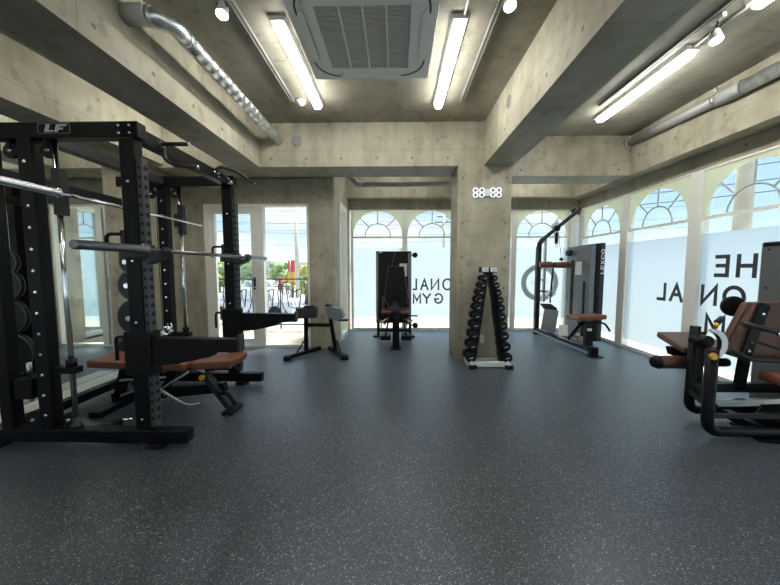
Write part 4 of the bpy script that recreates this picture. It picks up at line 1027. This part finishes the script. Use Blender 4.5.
for k in range(11):
    x = -1.75-k*.55
    q = MB(); q.box((x-.011, 6.19, 0), (x+.011, 6.212, .985)); q.build('baluster', M['iron'], rl)
    q = MB()
    for s_ in (-1, 1):
        q.tube(scroll(x+s_*.085, .90, .06, s_, -PI), .011, 5)
        q.tube([Vector((x+s_*.03, 6.2, .86)), Vector((x+s_*.05, 6.2, .7)), Vector((x+s_*.03, 6.2, .55)), Vector((x+s_*.06, 6.2, .42)), Vector((x+s_*.10, 6.2, .36))], .011, 5)
        q.tube(scroll(x+s_*.11, .33, .035, s_, PI/2), .010, 5)
    q.build('scroll', M['iron'], rl)
    q = MB(); xm = x-.275
    q.tube([Vector((xm-.15, 6.2, .80)), Vector((xm-.06, 6.2, .78)), Vector((xm, 6.2, .74)), Vector((xm+.06, 6.2, .78)), Vector((xm+.15, 6.2, .80))], .011, 5)
    q.tube([Vector((xm-.15, 6.2, .80)), Vector((xm-.11, 6.2, .45)), Vector((xm, 6.2, .42)), Vector((xm+.11, 6.2, .45)), Vector((xm+.15, 6.2, .80))], .011, 5)
    for a_, b_ in ((-.12, -.03), (-.03, .04), (.04, .12)): q.tube([(xm+a_, 6.2, .78), (xm+(a_+b_)/2+.02, 6.2, .47), (xm+b_+.02, 6.2, .77)], .008, 5)
    q.build('harp_scroll', M['iron'], rl)

def tree(x, y, h, r, lb, mat='leaf', z0=-1.2):
    t = thing('tree', lb, 'tree', (x, y, z0), 'trees seen through the left windows')
    q = MB(); q.tube([(x, y, z0), (x+.1, y, z0+h*.4), (x, y, z0+h*.7)], [.18, .14, .08], 8); q.build('trunk', M['bark'], t)
    q = MB()
    for i in range(26):
        a = random.uniform(0, 2*PI); rr = random.uniform(0, 1)**.5*r; zz_ = random.uniform(.35, 1)
        q.sphere((x+rr*math.cos(a), y+rr*math.sin(a), z0+h*zz_-r*.2), r*random.uniform(.24, .45), u=8, v=6)
    for v in q.bm.verts: v.co += Vector([random.uniform(-.08, .08) for _ in range(3)])
    q.build('crown', M[mat], t)
tl = ['leafy tree low behind the balcony door, left of the black rack post', 'leafy tree seen between the rack post and the door edge', 'far green tree at the left end of the fixed window', 'far green tree in the middle of the fixed window', 'green tree hidden far left behind the rack']
for i, (x, y) in enumerate(((-18.2, 32), (-14.2, 31), (-14.6, 40), (-10.8, 40), (-26, 36))): tree(x, y, 3.3, 1.3, tl[i])
tree(-6.15, 21.5, 2.6, .55, 'yellow-green small tree beside the utility pole', 'leafy')
tree(-8.2, 24.5, 2.5, .5, 'yellow-green small tree behind the red sign', 'leafy')
tree(-24, 45, 3.9, 2, 'distant green tree left of the others outside'); tree(-9.0, 48, 3.4, 1.5, 'distant green tree beside the red sign')
def pole(x, y, r, z1, lb, arms=True, z0=-1.2):
    t = thing('utility_pole', lb, 'utility pole', (x, y, z0), 'utility poles outside')
    q = MB(); q.tube([(x, y, z0), (x, y, z1)], [r*1.15, r*.8], 14); q.build('pole_shaft', M['pole'], t)
    if arms:
        q = MB(); q.box((x-.9, y-.05, z1-1.), (x+.9, y+.05, z1-.9)); q.box((x-.7, y-.05, z1-.5), (x+.7, y+.05, z1-.4)); q.build('crossarm', M['steelgrey'], t)
pole(-6.3, 20, .13, 5.2, 'slim pale utility pole seen through the fixed left window', False)
pole(5.75, 5.42, .12, 5.2, 'thick cream concrete pole outside the nearest arched window', False)
pole(-13, 50, .15, 5., 'distant thin pole beyond the balcony, left of the sign', False)
pole(-9.5, 55, .15, 5.6, 'distant thin pole beyond the balcony, near the sign', False)
pole(4.5, 30, .15, 6.5, 'distant pole behind the far arched window near the pulldown machine')
pole(12, 24, .14, 6.5, 'distant pole outside the corner of the arched windows')
def wires(p0, p1, offs, lb, r=.007):
    q = MB()
    for (dx, dz) in offs:
        pts = []
        for i in range(13):
            t = i/12; p = Vector(p0).lerp(Vector(p1), t); p.z += dz-1.0*math.sin(t*PI)*.35; p.x += dx; pts.append(p)
        q.tube(pts, r, 5)
    o = q.build('overhead_cables', M['wire']); tag(o, lb, 'cables', kind='stuff')
wires((-30, 24, 4.4), (8, 22, 4.2), [(0, 0), (0, .5), (0, 1.1), (0, 1.5), (0, -1.), (0, -2.6)], 'dark overhead cables crossing the sky beyond the balcony')
wires((5.75, 5.4, 4.2), (14, 30, 5.5), [(0, 0), (0, -.3), (0, .3), (.1, .5), (0, -.6)], 'dark overhead cables leading away from the cream pole')
wires((5.75, 5.4, 4.2), (5.6, -20, 5.5), [(0, 0), (0, -.3), (0, .3), (.1, -.8), (0, -.5)], 'dark overhead cables leading from the cream pole toward the camera side')
wires((3.2, 9.2, 2.95), (13, 1.5, 3.6), [(0, 0), (0, -.22), (0, .3), (0, .5)], 'dark overhead cables crossing behind the arched windows', .009)
wires((-12, 16, 3.7), (16, 17, 3.9), [(0, 0), (0, -.5), (0, .6), (0, 1.4)], 'dark overhead cables behind the far arched windows')
def building(x, y, w, d, h, lb, z0=-1.2):
    t = thing('building', lb, 'building', (x, y, z0), 'buildings outside')
    q = MB(); q.box((x-w/2, y, z0), (x+w/2, y+d, z0+h)); wl = q.build('wall', M['bld'], t)
    q = MB(); q.box((x-w/2-.15, y-.15, z0+h), (x+w/2+.15, y+d+.15, z0+h+.25)); q.build('roof', M['white'], t)
    for k in range(max(2, int(w/3))):
        for j in range(1):
            xx = x-w/2+1+k*3; q = MB(); q.box((xx, y-.04, z0+1+j*3), (xx+1.3, y, z0+2.3+j*3)); q.build('window_pane', M['bldw'], t)
building(-34, 70, 12, 8, 4.0, 'low pale building behind the trees, far left'); building(-20.5, 75, 9, 8, 3.8, 'low pale building behind the middle trees')
building(-11, 80, 7, 8, 4.6, 'pale block far behind the red sign'); building(10, 60, 14, 8, 3.6, 'low pale building behind the far arched windows')
building(32, 26, 8, 14, 3.6, 'pale building outside beyond the right windows'); building(-2, 62, 9, 8, 3.6, 'pale low building straight beyond the alcove')
sg = thing('street_sign', 'upright red and yellow roadside banner beyond the balcony', 'sign', (-6.55, 20.5, -1.2))
q = MB(); q.cyl((-6.9, 20.5, -1.2), (-6.9, 20.5, 1.75), .05, 8); q.build('sign_post', M['satin'], sg)
q = MB(); q.box((-7.05, 20.47, 1.0), (-6.5, 20.53, 1.75)); q.build('sign_face', M['red'], sg)
q = MB(); q.box((-7.05, 20.47, .35), (-6.5, 20.53, 1.0)); q.build('lower_panel', M['yellow'], sg)
s2_ = thing('street_sign', 'small pink-red roadside sign low behind the railing', 'sign', (-7.2, 19.4, -1.2))
q = MB(); q.cyl((-7.15, 19.4, -1.2), (-7.15, 19.4, .6), .04, 8); q.build('sign_post', M['satin'], s2_)
q = MB(); q.box((-7.3, 19.37, -.1), (-6.95, 19.42, .7)); q.build('sign_face', M['pinkred'], s2_)
def car(x, y, lb, mt):
    t = thing('parked_car', lb, 'car', (x, y, -1.2), 'cars parked outside')
    q = MB(); q.box((x-2.1, y-.85, -.95), (x+2.1, y+.85, -.3), .12); q.prism([(x-1.5, y-.75, -.3), (x+1.3, y-.75, -.3), (x+.8, y-.7, .25), (x-1.0, y-.7, .25)], (0, 1.4, 0), bev=.05); q.build('body', mt, t)
    for dx in (-1.3, 1.3):
        for dy in (-.8, .8): q = MB(); q.cyl((x+dx, y+dy-.1, -.88), (x+dx, y+dy+.1, -.88), .32, 14); q.build('wheel', M['rubber'], t)
car(-7, 15.5, 'pale parked car seen low through the fixed left window', M['carw']); car(-12.5, 17, 'pale parked car seen low through the balcony door', M['bld'])
car(-11.2, 26, 'light parked car farther off beyond the railing', M['carw'])

# ------------------------------------------------------------------ world, sun, camera
w = bpy.data.worlds.new('sky'); scene.world = w; w.use_nodes = True
nt = w.node_tree; N, L = nt.nodes.new, nt.links.new
bg = nt.nodes['Background']
tc = N('ShaderNodeTexCoord'); sep = N('ShaderNodeSeparateXYZ'); L(tc.outputs['Generated'], sep.inputs[0])
rp = N('ShaderNodeValToRGB'); e = rp.color_ramp.elements
e[0].position = 0.; e[0].color = (.90, .92, .92, 1)
e[1].position = .5; e[1].color = (.18, .46, .85, 1)
x1_ = rp.color_ramp.elements.new(.12); x1_.color = (.58, .78, .92, 1)
L(sep.outputs['Z'], rp.inputs['Fac'])
mp = N('ShaderNodeMapping'); mp.inputs['Scale'].default_value = (2.2, 2.2, 8); L(tc.outputs['Generated'], mp.inputs['Vector'])
nz = N('ShaderNodeTexNoise'); nz.inputs['Scale'].default_value = 1.6; nz.inputs['Detail'].default_value = 7; L(mp.outputs[0], nz.inputs['Vector'])
# more cloud to the left of the view than on the window side
bias = N('ShaderNodeMath'); bias.operation = 'MULTIPLY_ADD'; bias.inputs[1].default_value = -.16
L(sep.outputs['X'], bias.inputs[0]); L(nz.outputs['Fac'], bias.inputs[2])
cr = N('ShaderNodeValToRGB'); cr.color_ramp.elements[0].position = .42; cr.color_ramp.elements[1].position = .60; L(bias.outputs[0], cr.inputs['Fac'])
mx = N('ShaderNodeMix'); mx.data_type = 'RGBA'; L(cr.outputs['Color'], mx.inputs[0]); L(rp.outputs['Color'], mx.inputs[6]); mx.inputs[7].default_value = (.93, .94, .95, 1)
L(mx.outputs[2], bg.inputs['Color']); bg.inputs['Strength'].default_value = .31

sd = bpy.data.lights.new('sun', 'SUN'); sd.energy = 2.4; sd.angle = R(8); sd.color = (1, .93, .80)
so = bpy.data.objects.new('sun', sd); COL.objects.link(so)
d = Vector((-.24, -.34, -1.25)).normalized()
so.rotation_euler = d.to_track_quat('-Z', 'Y').to_euler(); so.location = (6, 10, 12)

cam = bpy.data.cameras.new('camera'); co = bpy.data.objects.new('camera', cam); COL.objects.link(co)
co.location = (0, 0, 1.2); co.rotation_euler = (R(90-4.3), 0, R(1.09))
cam.sensor_fit = 'HORIZONTAL'; cam.sensor_width = 36; cam.lens = 315/780*36; cam.clip_start = .05; cam.clip_end = 500
scene.camera = co
vs = scene.view_settings
vs.view_transform = 'Standard'; vs.look = 'None'; vs.gamma = 1; vs.use_curve_mapping = False; vs.exposure = 2.15
scene.cycles.max_bounces = 10; scene.cycles.transparent_max_bounces = 16; scene.cycles.sample_clamp_indirect = 6
scene.cycles.caustics_reflective = False; scene.cycles.caustics_refractive = False
